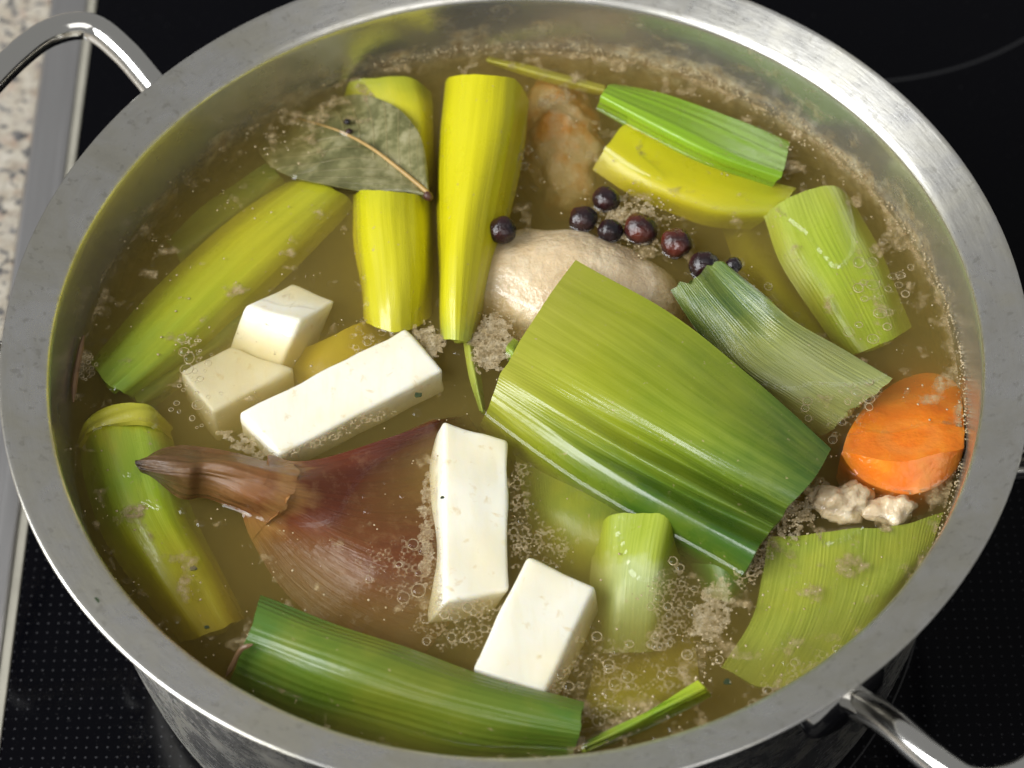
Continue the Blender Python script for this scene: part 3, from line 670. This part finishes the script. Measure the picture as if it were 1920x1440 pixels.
# ------------------------------------------------------------------ white root blocks
WH = m_celeriac()
def block(label, top, vec, sag=0.0, seed=0, bev=.12, n=14):
    T = np.array([P(q[0], q[1], q[2] - .05) for q in top]); B = T + np.array(vec)
    rr = np.hypot(B[:, 0], B[:, 1]); k = np.minimum(1, 11.0 / rr); B[:, :2] *= k[:, None]
    bm = bmesh.new()
    vs = [bm.verts.new(p) for p in np.concatenate([T, B])]
    for f in ([0, 1, 2, 3], [7, 6, 5, 4], [0, 4, 5, 1], [1, 5, 6, 2], [2, 6, 7, 3], [3, 7, 4, 0]): bm.faces.new([vs[i] for i in f])
    bmesh.ops.recalc_face_normals(bm, faces=bm.faces[:])
    bmesh.ops.bevel(bm, geom=bm.edges[:], offset=bev, segments=3, profile=.6, affect='EDGES')
    bmesh.ops.subdivide_edges(bm, edges=[e for e in bm.edges if e.calc_length() > .5], cuts=10, use_grid_fill=True)
    bm.normal_update()
    ctr = T.mean(0); L = np.linalg.norm(T[1] - T[0]) * .5; ax = (T[1] + T[2] - T[0] - T[3]); ax /= np.linalg.norm(ax)
    for v in bm.verts:
        c = np.array(v.co)
        h = mnoise.noise(Vector(c * 1.1 + seed)) * .065 + mnoise.noise(Vector(c * 4 + seed)) * .012
        v.co = v.co + v.normal * h
        if sag:
            e1 = (T[1] + T[2] - T[0] - T[3]) / 4; e2 = (T[2] + T[3] - T[0] - T[1]) / 4
            M_ = np.linalg.lstsq(np.stack([e1, e2], 1), c - ctr, rcond=None)[0]
            v.co.z -= sag * math.exp(-((M_[0] + .1) * 2.6) ** 2) * max(0, 1 - abs(M_[1]) ** 5) if c[2] > T[:, 2].mean() - .3 else 0
    V = np.array([v.co[:] for v in bm.verts]); bm.verts.index_update(); F = [[v.index for v in f.verts] for f in bm.faces]; bm.free()
    o = mesh_obj('white_root_block', V, F, WH, sharp=None)
    return tag(o, label, 'root vegetable', 'white root vegetable blocks')
block('white root cube with one corner up, leftmost and farthest back of the white blocks', [(460, 572, .24), (548, 528, -.22), (632, 562, -.15), (564, 601, .48)], (-.76, -1.0, -1.25), seed=3)
block('half sunken white root block just in front of the tilted cube', [(336, 694, -.20), (432, 648, -.38), (552, 690, -.30), (398, 772, -.12)], (.02, -.15, -1.2), seed=6)
block('long white root plank above the brown onion, wet in its middle', [(447, 773, .26), (760, 615, .34), (832, 694, .30), (525, 853, .22)], (.0, .05, -1.0), sag=.0, seed=9)
block('white root slab standing between the onion and the broad leaf', [(832, 788, .40), (954, 826, .18), (956, 1106, .16), (834, 1128, .36)], (-.50, -.02, -1.1), seed=12)
block('white root slab at the front, touching the long dark green leek', [(990, 1044, .30), (1117, 1100, .20), (1022, 1298, .24), (884, 1254, .32)], (.12, -.05, -1.1), seed=15)

# ------------------------------------------------------------------ carrot
def carrot():
    front = [(1577, 850, .30), (1590, 872, .16), (1612, 895, .08), (1655, 917, .03), (1706, 927, .02), (1752, 915, .03), (1788, 886, .08), (1806, 860, .2), (1818, 840, .32)]
    crease = [(1580, 845, .34), (1605, 852, .44), (1640, 860, .56), (1680, 866, .64), (1715, 862, .66), (1750, 852, .64), (1785, 846, .56), (1806, 841, .46), (1818, 836, .36)]
    back = [(1582, 835, .22), (1592, 808, -.02), (1618, 768, -.4), (1660, 730, -.75), (1708, 705, -.95), (1755, 700, -.9), (1795, 722, -.65), (1815, 765, -.25), (1821, 812, .18)]
    nu = 40; us = np.linspace(0, 1, nu)
    fr, cs, bk = (cr(np.array([P(*q, rmax=11.2) for q in r]), us) for r in (front, crease, back))
    bot_f = fr + [0, .10, -1.3]; bot_b = bk + [0, -.12, -1.0]
    def span(a, b, n): return [a + (b - a) * k / n for k in range(n)]
    rows = span(bot_f, fr - [0, -.01, .10], 3) + span(fr - [0, -.01, .10], fr, 2) + span(fr, cs, 10) + span(cs, bk, 14) + span(bk, bot_b, 4) + [bot_b]
    G = np.array(rows)
    for a in range(G.shape[0]):
        for b_ in range(nu):
            G[a, b_, 2] += .035 * mnoise.noise(Vector(G[a, b_] * 1.9)) + .012 * mnoise.noise(Vector(G[a, b_] * 7))
    nr = len(rows); V = G.reshape(-1, 3); F = []
    for a in range(nr - 1):
        for b_ in range(nu - 1): F.append([a * nu + b_, a * nu + b_ + 1, (a + 1) * nu + b_ + 1, (a + 1) * nu + b_])
    F.append([a * nu for a in range(nr)]); F.append([a * nu + nu - 1 for a in range(nr)][::-1])
    F.append([b_ for b_ in range(nu)][::-1] + [(nr - 1) * nu + b_ for b_ in range(nu)])
    o = mesh_obj('carrot_chunk', V, F, m_carrot(), sharp=30)
    tag(o, 'orange carrot chunk with cut face, floating against the right wall', 'carrot')
carrot()

# ------------------------------------------------------------------ onion
onion = empty('onion_half', P(640, 980, -1.0)); tag(onion, 'brown onion half in its skin with twisted neck, lying left of the upright white slab', 'onion')
ON = m_onion()
ONION = [
    [(262, 860, .70), (259, 868, .85), (260, 878, .85), (266, 890, .60)],
    [(296, 846, .80), (300, 866, 1.25), (306, 892, 1.20), (312, 918, .3)],
    [(345, 838, .80), (352, 864, 1.35), (352, 896, 1.20), (348, 932, .2)],
    [(392, 838, .75), (384, 868, 1.15), (380, 896, .95), (378, 934, .1)],
    [(440, 845, .70), (440, 878, 1.25), (430, 910, 1.0), (412, 945, .05)],
    [(500, 858, .50), (500, 892, 1.15), (482, 930, .85), (452, 968, -.05)],
    [(548, 868, .35), (552, 905, .85), (532, 960, .42), (470, 1015, -.6)],
    [(640, 850, .28), (655, 905, .14), (630, 1010, .02), (530, 1105, -1.0)],
    [(745, 816, .20), (770, 890, -.28), (735, 1055, -.06), (612, 1180, -1.0)],
    [(830, 786, .08), (860, 880, -.75), (825, 1070, -.25), (705, 1240, -1.1)],
    [(880, 775, -.9), (930, 880, -1.5), (895, 1070, -1.2), (790, 1240, -1.2)]]
up = lambda rws, d: [[(a, b, z + d) for a, b, z in r] for r in rws]
patch('neck', up(ONION[:7], .05), ON, parent=onion, nu=70, nv=100, thick=.10, ribs=9, rib_amp=.012, lump=.05, edge=(.02, .15), seed=44, vr=(0, .6))
patch('body', ONION[5:], ON, parent=onion, nu=80, nv=110, thick=.16, ribs=6, rib_amp=.005, lump=.09, edge=.03, seed=45, vr=(.5, 1))

# ------------------------------------------------------------------ meat
def blob(name, ctr, rad, rot, mat, amp=.12, freq=.9, seed=0, sub=5):
    bm = bmesh.new(); bmesh.ops.create_icosphere(bm, subdivisions=sub, radius=1)
    R = Matrix.Rotation(rot, 3, 'Z'); c = np.array(ctr)
    for v in bm.verts:
        n = v.co.copy(); p = R @ Vector((n.x * rad[0], n.y * rad[1], n.z * rad[2]))
        h = amp * (mnoise.noise(p * freq + Vector((seed, 0, 0))) + .45 * mnoise.noise(p * freq * 2.7 + Vector((0, seed, 0))) + .12 * mnoise.noise(p * freq * 8))
        p = p + (R @ n) * h; v.co = p + Vector(c)
    V = np.array([v.co[:] for v in bm.verts]); rr = np.hypot(V[:, 0], V[:, 1]); k = np.minimum(1, 11.1 / rr); V[:, :2] *= k[:, None]
    bm.verts.index_update(); F = [[v.index for v in f.verts] for f in bm.faces]; bm.free()
    return mesh_obj(name, V, F, mat, sharp=None)
CH = m_chicken('pale_meat'); CH2 = m_chicken('pale_meat_golden', .9)
tag(blob('meat_piece', P(1060, 566, -1.16), (3.2, 1.9, 1.75), -.24, CH, amp=.11, seed=3), 'pale boiled meat lump in the middle, under the broad folded leek leaf', 'meat', 'pale meat pieces')
tag(blob('meat_piece', P(1050, 285, -1.45), (1.15, 2.3, 1.25), .1, CH2, amp=.35, seed=8), 'sunken pale meat with orange skin, right of the tall yellow leek', 'meat', 'pale meat pieces')
CH3 = m_chicken('pale_fatty_scrap', .6)
tag(blob('meat_piece', P(1575, 945, -.05), (.78, .50, .36), .15, CH3, amp=.34, freq=1.8, seed=12, sub=4), 'small wet pale scrap below the carrot, nearer the broad leaf', 'meat', 'pale meat pieces')
tag(blob('meat_piece', P(1668, 955, -.08), (.66, .38, .32), -.05, CH3, amp=.30, freq=1.9, seed=16, sub=4), 'small wet pale scrap below the carrot, nearer the pot wall', 'meat', 'pale meat pieces')

# ------------------------------------------------------------------ bay leaf
bay = empty('bay_leaf', P(680, 290, 0)); tag(bay, 'grey-green bay leaf with thin tan midrib floating at the back left', 'bay leaf')
patch('blade', [[(806, 364, .34), (805, 366, .34), (803, 368, .35), (800, 369, .34), (797, 369, .34)],
                [(799, 300, .45), (786, 322, .42), (762, 340, .36), (735, 352, .42), (708, 361, .34)],
                [(782, 245, .45), (745, 268, .38), (705, 300, .28), (660, 330, .34), (622, 350, .28)],
                [(735, 200, .22), (690, 225, .14), (648, 258, .04), (598, 300, .08), (555, 336, .06)],
                [(655, 178, -.12), (615, 200, -.22), (580, 225, -.32), (540, 268, -.28), (505, 308, -.25)],
                [(565, 185, -.6), (540, 200, -.7), (515, 218, -.8), (495, 240, -.8), (478, 268, -.8)],
                [(480, 205, -1.2), (478, 207, -1.2), (475, 210, -1.2), (473, 213, -1.2), (470, 216, -1.2)]],
      m_bay(), parent=bay, nu=60, nv=80, thick=.035, lump=.05, seed=52, edge=0)
pts = cr(np.array([P(*q) for q in [(808, 370, .36), (797, 357, .41), (755, 322, .42), (700, 280, .34), (650, 252, .10), (608, 236, -.06), (560, 222, -.36)]]), np.linspace(0, 1, 40))
V, F = tube_mesh(pts, np.linspace(.075, .02, 40), 8)
mesh_obj('midrib', V, F, m_plain('midrib', (.42, .27, .09), .4, .2), bay)
pts = cr(np.array([P(*q) for q in [(797, 362, .38), (803, 368, .38), (810, 375, .33)]]), np.linspace(0, 1, 12))
V, F = tube_mesh(pts, np.array([.06, .08, .1, .12, .13, .13, .12, .12, .11, .1, .08, .05]), 10)
mesh_obj('stalk_end', V, F, m_plain('stalk_end', (.08, .03, .02), .4, .3), bay)

# ------------------------------------------------------------------ dark berries
BR = m_berry()
def berry(label, px, py, z, r, sq=(1, 1, .92), seed=0):
    bm = bmesh.new(); bmesh.ops.create_icosphere(bm, subdivisions=4, radius=1); c = P(px, py, z)
    for v in bm.verts:
        n = v.co.copy(); h = 1 + .12 * mnoise.noise(n * 1.3 + Vector((seed * 3.3, 0, 0))) + .05 * mnoise.noise(n * 3 + Vector((0, seed * 2.1, 0))) - .035 * abs(mnoise.noise(n * 6 + Vector((0, 0, seed))))
        v.co = Vector((n.x * r * sq[0] * h, n.y * r * sq[1] * h, n.z * r * sq[2] * h)) + Vector(c)
    V = np.array([v.co[:] for v in bm.verts]); bm.verts.index_update(); F = [[v.index for v in f.verts] for f in bm.faces]; bm.free()
    o = mesh_obj('dark_berry', V, F, BR, sharp=None)
    o.rotation_euler = (0, 0, 0)
    return tag(o, label, 'berry', 'dark glossy berries')
berry('lone dark berry touching the tall yellow leek', 942, 431, .62, 0.373, seed=1)
berry('dark berry at the top of the berry cluster, farthest back', 1137, 374, 0.15, 0.367, seed=2)
berry('dark berry at the left end of the cluster, closest to the lone berry', 1094, 411, 0.15, 0.373, seed=3)
berry('reddish smaller berry between the left berry and the large one', 1144, 433, 0.15, 0.335, seed=4)
berry('largest dark berry in the middle of the cluster', 1201, 430, 0.17, 0.443, seed=5)
berry('large dark berry second from the torn leaf tip', 1268, 457, 0.17, 0.421, seed=6)
berry('dark berry partly covered by the dark green torn leaf tip', 1320, 498, 0.15, 0.389, seed=7)
berry('mostly hidden small dark berry behind the torn leaf tip', 1376, 497, 0.07, 0.216, seed=8)
for k, (x, y, l) in enumerate(((651, 228, 'tiny dark seed lying on the bay leaf, the upper of two'), (655, 246, 'tiny dark seed lying on the bay leaf, the lower of two'))):
    o = berry(l, x, y, .13, .085, (1.15, 1, .8), seed=20 + k); o.name = 'dark_seed'; o['category'] = 'seed'; o['group'] = 'seeds on the bay leaf'

# ------------------------------------------------------------------ fibres and herb flecks
def fibre(name, label, cat, pts, r, mat, grp=None):
    p = cr(np.array([P(*q) for q in pts]), np.linspace(0, 1, 30)); V, F = tube_mesh(p, np.interp(np.linspace(0, 1, 30), [0, .15, .8, 1], [.4 * r, r, r, .3 * r]), 7)
    return tag(mesh_obj(name, V, F, mat), label, cat, grp)
TW = m_plain('brown_fibre', (.20, .115, .055), .4, .3)
fibre('brown_sliver', 'thin brown sliver stuck upright to the left pot wall', 'fibre', [(136, 628, .15), (132, 680, .1), (127, 720, .1), (124, 755, .05)], .075, TW, 'brown slivers')
fibre('brown_sliver', 'thin brown sliver leaning on the left end of the dark green front leek', 'fibre', [(474, 1208, .9), (452, 1218, .75), (436, 1246, .35), (424, 1268, .1)], .06, TW, 'brown slivers')
HB = m_plain('herb', (.03, .05, .02), .4, .3)
def fleck(label, px, py, z, r, seed, zabs=None):
    c = P(px, py, z) if zabs is None else PZ(px, py, zabs)
    rr = np.random.default_rng(seed); n = 9; V = []
    for lay in (0, 1):
        for s in range(n):
            t = 2 * math.pi * s / n; q = r * (.7 + .5 * rr.random()) if lay == 0 else np.linalg.norm(V[s] - c)
            V.append(c + np.array([q * math.cos(t), .75 * q * math.sin(t), .02 if lay == 0 else -.02]))
    F = [list(range(n)), list(range(n, 2 * n))[::-1]] + [[s, n + s, n + (s + 1) % n, (s + 1) % n] for s in range(n)]
    return tag(mesh_obj('herb_fleck', V, F, HB, smooth=False), label, 'herb', 'green herb flecks')
fleck('dark green herb fleck beside the long white plank', 784, 741, .03, .10, 1)
fleck('green herb fleck on the steel rim at the lower left', 178, 1128, 0, .13, 2, zabs=POT_H - .17)
fleck('green herb fleck near the narrow bright sliver at the front', 1364, 1279, .03, .11, 3)
fleck('green herb fleck over the curved stalk at the lower left', 362, 1066, .03, .09, 4)
fleck('tiny herb fleck on the left white upright slab', 829, 933, .6, .05, 5)
fleck('tiny herb fleck at the lower end of the curved stalk', 388, 1176, .03, .06, 6)

# ------------------------------------------------------------------ froth and bubbles (uncountable)
FR = m_froth()
def in_pot(q, r=11.15): return math.hypot(q[0], q[1]) < r
# patches of touching bubbles: photo place, half axes in px, tilt, number, radius range (cm)
PATCH = [(922, 648, 34, 48, .3, 170, .022, .075, 1.), (802, 645, 32, 26, .9, 80, .02, .05, .9), (800, 985, 12, 95, 0, 60, .035, .085, .8), (770, 1080, 95, 62, .3, 60, .07, .17, .5),
         (870, 1170, 90, 45, 0, 70, .05, .13, .6), (1110, 860, 75, 45, .3, 46, .06, .17, .45), (975, 965, 20, 110, 0, 60, .03, .09, .5), (1020, 1025, 55, 40, .4, 60, .03, .10, .5),
         (600, 825, 130, 14, -.35, 60, .03, .09, .6), (470, 845, 60, 16, .5, 50, .02, .06, .8), (365, 740, 40, 70, .2, 16, .06, .17, 1), (360, 655, 22, 28, 0, 16, .03, .17, 1),
         (1260, 1140, 45, 80, 0, 70, .05, .13, .45), (1335, 1150, 30, 60, .3, 150, .018, .05, .75), (1200, 1250, 150, 60, 0, 90, .05, .15, .40), (1410, 1050, 28, 55, .5, 60, .03, .13, .8),
         (1180, 420, 75, 45, .5, 160, .015, .04, .9), (1100, 1290, 90, 60, -.3, 60, .05, .13, .4), (1360, 560, 80, 55, .6, 30, .04, .11, .5), (1580, 760, 80, 60, -.6, 46, .05, .13, .4),
         (1660, 540, 60, 100, .2, 46, .06, .16, .35), (1500, 1290, 120, 40, -.5, 70, .04, .11, .4), (700, 640, 60, 40, -.4, 20, .05, .14, 1), (1270, 960, 90, 30, .55, 40, .03, .08, .5),
         (160, 690, 20, 24, 0, 14, .05, .14, 1), (690, 560, 25, 120, .1, 30, .02, .07, .5), (1000, 330, 60, 80, .2, 24, .04, .12, .5), (1480, 970, 50, 40, 0, 100, .015, .045, .8), (1440, 300, 90, 30, .5, 30, .02, .07, .5)]
rings = []; nets = []
for (cx, cyy, ax, ay, tl_, n, r0, r1, al) in PATCH:
    own = []
    tries = 0
    n_ = int(n * 1.5)
    while len(own) < n_ and tries < n_ * 12:
        tries += 1
        a = rng.uniform(0, 2 * np.pi); d = math.sqrt(rng.random()) * (1 + .18 * rng.normal())
        x, y = ax * d * math.cos(a), ay * d * math.sin(a)
        q = P(cx + x * math.cos(tl_) - y * math.sin(tl_), cyy + x * math.sin(tl_) + y * math.cos(tl_), .0, rmax=None)
        if not in_pot(q, 11.05): continue
        r = .7 * r0 + (r1 - .7 * r0) * rng.random() ** 3.2
        if any((q[0] - o_[0]) ** 2 + (q[1] - o_[1]) ** 2 < (.86 * (r + o_[2])) ** 2 for o_ in own): continue
        own.append((q[0], q[1], r))
    rings += [q for q in own if q[2] > .085 or n < 18]
    if n >= 18 and own: nets.append((np.array(own), al))
rings = np.array(rings)
# froth: a net of thin walls between touching bubbles
stp = .0185; NV, NF, NA, noff = [], [], [], 0
for own, al in nets:
    lo = own[:, :2].min(0) - .12; hi = own[:, :2].max(0) + .12
    gx = np.arange(lo[0], hi[0], stp); gy = np.arange(lo[1], hi[1], stp)
    XX, YY = np.meshgrid(gx, gy, indexing='ij')
    D = np.sqrt((XX[..., None] - own[:, 0]) ** 2 + (YY[..., None] - own[:, 1]) ** 2) - own[:, 2]
    D.partition(1, axis=2)
    f1, f2 = D[..., 0], D[..., 1]
    wall = np.maximum(1 - (f2 - f1) / .034, np.where((f1 > -.012) & (f1 < .02), 1 - np.abs(f1 - .004) / .02, 0))
    if own[:, 2].max() < .078 and al >= .75: wall = np.maximum(wall, np.where(f1 < .02, .42, 0))
    wall = np.where(f1 < .055, wall, 0) * (np.hypot(XX, YY) < 11.15)
    inc = (wall > .12)
    c4 = inc[:-1, :-1] & inc[1:, :-1] & inc[1:, 1:] & inc[:-1, 1:]
    idx = np.full(inc.shape, -1); used = np.zeros_like(inc)
    for di in (0, 1):
        for dj in (0, 1): used[di:inc.shape[0] - 1 + di, dj:inc.shape[1] - 1 + dj] |= c4
    idx[used] = np.arange(used.sum()) + noff
    ii, jj = np.nonzero(c4)
    NF.append(np.stack([idx[ii, jj], idx[ii + 1, jj], idx[ii + 1, jj + 1], idx[ii, jj + 1]], 1))
    NV.append(np.stack([XX[used], YY[used], BROTH_Z + .006 + .02 * np.clip(wall[used], 0, 1)], 1)); NA.append(np.clip(wall[used] * 1.3, 0, 1) * al); noff += int(used.sum())
o = mesh_obj('froth_net', np.concatenate(NV), np.concatenate(NF).tolist(), m_scum('froth_net', (.36, .26, .13), (.52, .41, .24), (.66, .56, .38), False), sharp=None)
at = o.data.attributes.new('cover', 'FLOAT', 'POINT'); at.data.foreach_set('value', np.concatenate(NA).astype(np.float32))
tag(o, 'froth of small tan bubbles clinging together between the vegetables', 'froth', kind='stuff')
def torus_unit(R, rr, S=14, s=5):
    V = []; F = []
    for i in range(S):
        a = 2 * math.pi * i / S
        for j in range(s):
            b = 2 * math.pi * j / s; V.append(((R + rr * math.cos(b)) * math.cos(a), (R + rr * math.cos(b)) * math.sin(a), rr * math.sin(b)))
    for i in range(S):
        for j in range(s): F.append([i * s + j, ((i + 1) % S) * s + j, ((i + 1) % S) * s + (j + 1) % s, i * s + (j + 1) % s])
    return np.array(V), np.array(F)
allV, allF, off = [], [], 0
for (x, y, r) in rings:
    V, F = torus_unit(r, .004 + .006 * rng.random())
    V[:, 0] *= 1 + .12 * rng.normal(); V[:, 1] *= 1 + .12 * rng.normal()
    allV.append(V + [x, y, BROTH_Z + .002]); allF.append(F + off); off += len(V)
o = mesh_obj('bubble_rims', np.concatenate(allV), np.concatenate(allF).tolist(), FR, sharp=None)
tag(o, 'tan bubble rims of froth spread over the broth', 'froth', kind='stuff')
# bubble caps: thin clear domes over the larger rims
allV, allF, off = [], [], 0
for (x, y, r) in rings:
    if r < .045: continue
    S, L = 12, 4; V = []; F = []
    for l in range(L):
        e = l / L * math.pi / 2
        for s in range(S): V.append((r * math.cos(e) * math.cos(2 * math.pi * s / S), r * math.cos(e) * math.sin(2 * math.pi * s / S), .55 * r * math.sin(e)))
    V.append((0, 0, .55 * r))
    for l in range(L - 1):
        for s in range(S): F.append([l * S + s, l * S + (s + 1) % S, (l + 1) * S + (s + 1) % S, (l + 1) * S + s])
    for s in range(S): F.append([(L - 1) * S + s, (L - 1) * S + (s + 1) % S, L * S, L * S])
    allV.append(np.array(V) + [x, y, BROTH_Z + .01]); allF += [list(dict.fromkeys([i + off for i in f])) for f in F]; off += len(V)
o = mesh_obj('bubble_caps', np.concatenate(allV), allF, m_film(), sharp=None)
tag(o, 'clear bubble caps standing on the froth rims', 'froth', kind='stuff')

# fat eyes: flat clear lenses of fat floating on the broth
allV, allF, off = [], [], 0
for k in range(480):
    rr_ = 10.9 * math.sqrt(rng.random()); a = rng.uniform(0, 2 * np.pi); x, y = rr_ * math.cos(a), rr_ * math.sin(a)
    r = .018 + .12 * rng.random() ** 4; S, L = 14, 4; V = []; F = []
    for l in range(L):
        e = 1 - l / L
        for q_ in range(S): V.append((r * e * math.cos(2 * math.pi * q_ / S), r * e * math.sin(2 * math.pi * q_ / S), .34 * r * (1 - e * e)))
    V.append((0, 0, .34 * r))
    for l in range(L - 1):
        for q_ in range(S): F.append([l * S + q_, l * S + (q_ + 1) % S, (l + 1) * S + (q_ + 1) % S, (l + 1) * S + q_])
    for q_ in range(S): F.append([(L - 1) * S + q_, (L - 1) * S + (q_ + 1) % S, L * S])
    allV.append(np.array(V) + [x, y, BROTH_Z + .001]); allF += [[i + off for i in f] for f in F]; off += len(V)
o = mesh_obj('fat_droplets', np.concatenate(allV), allF, m_film('fat_film', (1.0, .985, .92)), sharp=None)
tag(o, 'clear round fat droplets floating all over the broth', 'fat', kind='stuff')

# scum: crumbs of froth in curdled drifts, and a beaded line along the wall
ICO = bmesh.new(); bmesh.ops.create_icosphere(ICO, subdivisions=1, radius=1); ICO.verts.index_update()
IV = np.array([v.co[:] for v in ICO.verts]); IF = np.array([[v.index for v in f.verts] for f in ICO.faces]); ICO.free()
def fbm(x, y, z, f, o=3):
    return sum(mnoise.noise(Vector((x * f * 2 ** k, y * f * 2 ** k, z + k))) * .55 ** k for k in range(o))
# curdled drifts: flat flecks of scum lying on the broth, grown from a fine lattice
HOT = [(P(px_, py_)[:2], rr_, k_) for px_, py_, rr_, k_ in ((1165, 405, .45, .9), (1235, 435, .4, .8), (1190, 370, .5, .6), (1290, 480, .4, .8), (1225, 475, .35, .7), (1345, 1150, .45, .45), (1330, 1230, .45, .3), (925, 645, .42, .5), (1195, 1345, .5, .5), (1130, 1375, .5, .4), (1640, 480, .6, .3), (560, 230, .6, .35), (330, 480, .6, .3), (820, 640, .25, .5), (1480, 965, .4, .6))]
def scum_level(x, y):
    r = math.hypot(x, y); a = math.atan2(y, x)
    lv = fbm(x, y, 3.1, 1.45, 4) + .30 * fbm(x, y, 9.0, .28, 1)
    for c_, r_h, k_ in HOT:
        d2 = (x - c_[0]) ** 2 + (y - c_[1]) ** 2
        if d2 < 4 * r_h * r_h: lv += k_ * math.exp(-d2 / (r_h * r_h))
    lv += .30 * max(0, (r - 8.6) / 2.5) + (.10 if x > 0 else 0)
    lv += .10 * max(0, math.cos(a - .4)) * (r > 7)
    lv += max(0, 1 - (11.15 - r) / .22) * (.25 + .8 * max(0, math.cos(a - .65)))
    return lv
step = .042; vid = {}; SV = []; SF = []
n_ = int(11.1 / step)
for i_ in range(-n_, n_):
    for j_ in range(-n_, n_):
        x, y = i_ * step, j_ * step
        if x * x + y * y > 11.1 ** 2: continue
        if scum_level(x, y) < .57: continue
        ids = []
        for (di, dj) in ((0, 0), (1, 0), (1, 1), (0, 1)):
            kk = (i_ + di, j_ + dj)
            if kk not in vid:
                vid[kk] = len(SV); SV.append(((i_ + di) * step + .2 * step * rng.normal(), (j_ + dj) * step + .2 * step * rng.normal(), BROTH_Z + .003))
            ids.append(vid[kk])
        SF.append(ids)
o = mesh_obj('scum_drifts', SV, SF, m_scum(), sharp=None)
at = o.data.attributes.new('cover', 'FLOAT', 'POINT')
at.data.foreach_set('value', np.array([min(1, max(0, (scum_level(q[0], q[1]) - .57) / .42)) for q in SV], dtype=np.float32))
tag(o, 'curdled tan scum drifting in patches on the broth', 'froth', kind='stuff')
crumbs = []
tries = 0
while len(crumbs) < 1500 and tries < 60000:
    tries += 1
    r = 11.1 * math.sqrt(rng.random()); a = rng.uniform(0, 2 * np.pi); x, y = r * math.cos(a), r * math.sin(a)
    if rng.random() < max(0, scum_level(x, y) + .05):
        crumbs.append((x, y, BROTH_Z - .004, .010 + .022 * rng.random() ** 3, .4))
for k in range(1500):                                         # line of scum at the wall, thicker at back and right
    a = rng.uniform(-.55, 1.9) if rng.random() < .93 else rng.uniform(0, 2 * np.pi)
    zz = abs(rng.normal()) * .10
    r = WALL_R - .0 - abs(rng.normal()) * (.05 if zz > .05 else .12)
    crumbs.append((r * math.cos(a), r * math.sin(a), BROTH_Z + zz, .008 + .022 * rng.random() ** 2.5, .8))
for (cx, cyy, ax, ay, n) in ((1175, 415, 70, 42, 260), (925, 640, 34, 46, 90), (1330, 1190, 40, 80, 90), (1355, 560, 60, 40, 60), (1480, 970, 40, 35, 100), (1180, 1340, 90, 30, 90), (1500, 260, 80, 40, 80), (520, 250, 60, 60, 60)):
    for k in range(n):
        q = P(cx + ax * .6 * rng.normal(), cyy + ay * .6 * rng.normal(), 0, rmax=None)
        if in_pot(q): crumbs.append((q[0], q[1], BROTH_Z, .012 + .026 * rng.random() ** 2, .45))
crumbs = np.array(crumbs); nC = len(crumbs)
sc = crumbs[:, 3][:, None, None] * np.stack([1 + .4 * rng.random(nC), 1 + .4 * rng.random(nC), crumbs[:, 4]], 1)[:, None, :]
an = rng.uniform(0, 6.28, nC); B = IV[None] * sc
X = B[..., 0] * np.cos(an)[:, None] - B[..., 1] * np.sin(an)[:, None]; Y = B[..., 0] * np.sin(an)[:, None] + B[..., 1] * np.cos(an)[:, None]
W = np.stack([X, Y, B[..., 2]], -1) + crumbs[:, None, :3]
FF = (IF[None] + (np.arange(nC) * len(IV))[:, None, None]).reshape(-1, 3)
o = mesh_obj('froth_scum', W.reshape(-1, 3), FF.tolist(), FR, sharp=None)
tag(o, 'tan scum crumbs drifting on the broth and along the wall', 'froth', kind='stuff')

# wet edge: the broth climbs a little where it meets each piece
def wet_edges():
    seg_v, seg_f, off = [], [], 0
    ON_Z = BROTH_Z * CM
    for o in [q for q in SC.objects if q.type == 'MESH']:
        root = o
        while root.parent is not None: root = root.parent
        if root.get('kind') or root.get('category') not in ('leek', 'root vegetable', 'carrot', 'onion', 'meat', 'bay leaf', 'berry'): continue
        bm = bmesh.new(); bm.from_mesh(o.data)
        base = o.location + (o.parent.location if o.parent else Vector((0, 0, 0)))
        if o.parent and o.parent.parent: base = base + o.parent.parent.location
        bmesh.ops.translate(bm, verts=bm.verts, vec=base)
        bm.normal_update()
        nrm = {}
        res = bmesh.ops.bisect_plane(bm, geom=bm.verts[:] + bm.edges[:] + bm.faces[:], plane_co=(0, 0, ON_Z), plane_no=(0, 0, 1))
        for e in [g for g in res['geom_cut'] if isinstance(g, bmesh.types.BMEdge)]:
            if not e.link_faces: continue
            n = Vector((0, 0, 0))
            for f in e.link_faces: n += f.normal
            n.z = 0
            if n.length < 1e-6: continue
            n.normalize(); a, b = e.verts[0].co, e.verts[1].co
            if math.hypot(a.x, a.y) > .1118: continue
            for p in (a, b):
                for d, h in ((-.03, .075), (.018, .045), (.045, .018), (.09, .002)):
                    seg_v.append((p.x / CM + n.x * d, p.y / CM + n.y * d, BROTH_Z + h))
            for k in range(3): seg_f.append([off + k, off + k + 1, off + 5 + k, off + 4 + k])
            off += 8
        bm.free()
    o = mesh_obj('wet_edges', seg_v, seg_f, m_film('wet_film', (1, 1, 1)), sharp=None)
    tag(o, 'thin wet lips of broth where it meets the floating pieces', 'broth', kind='stuff')
wet_edges()
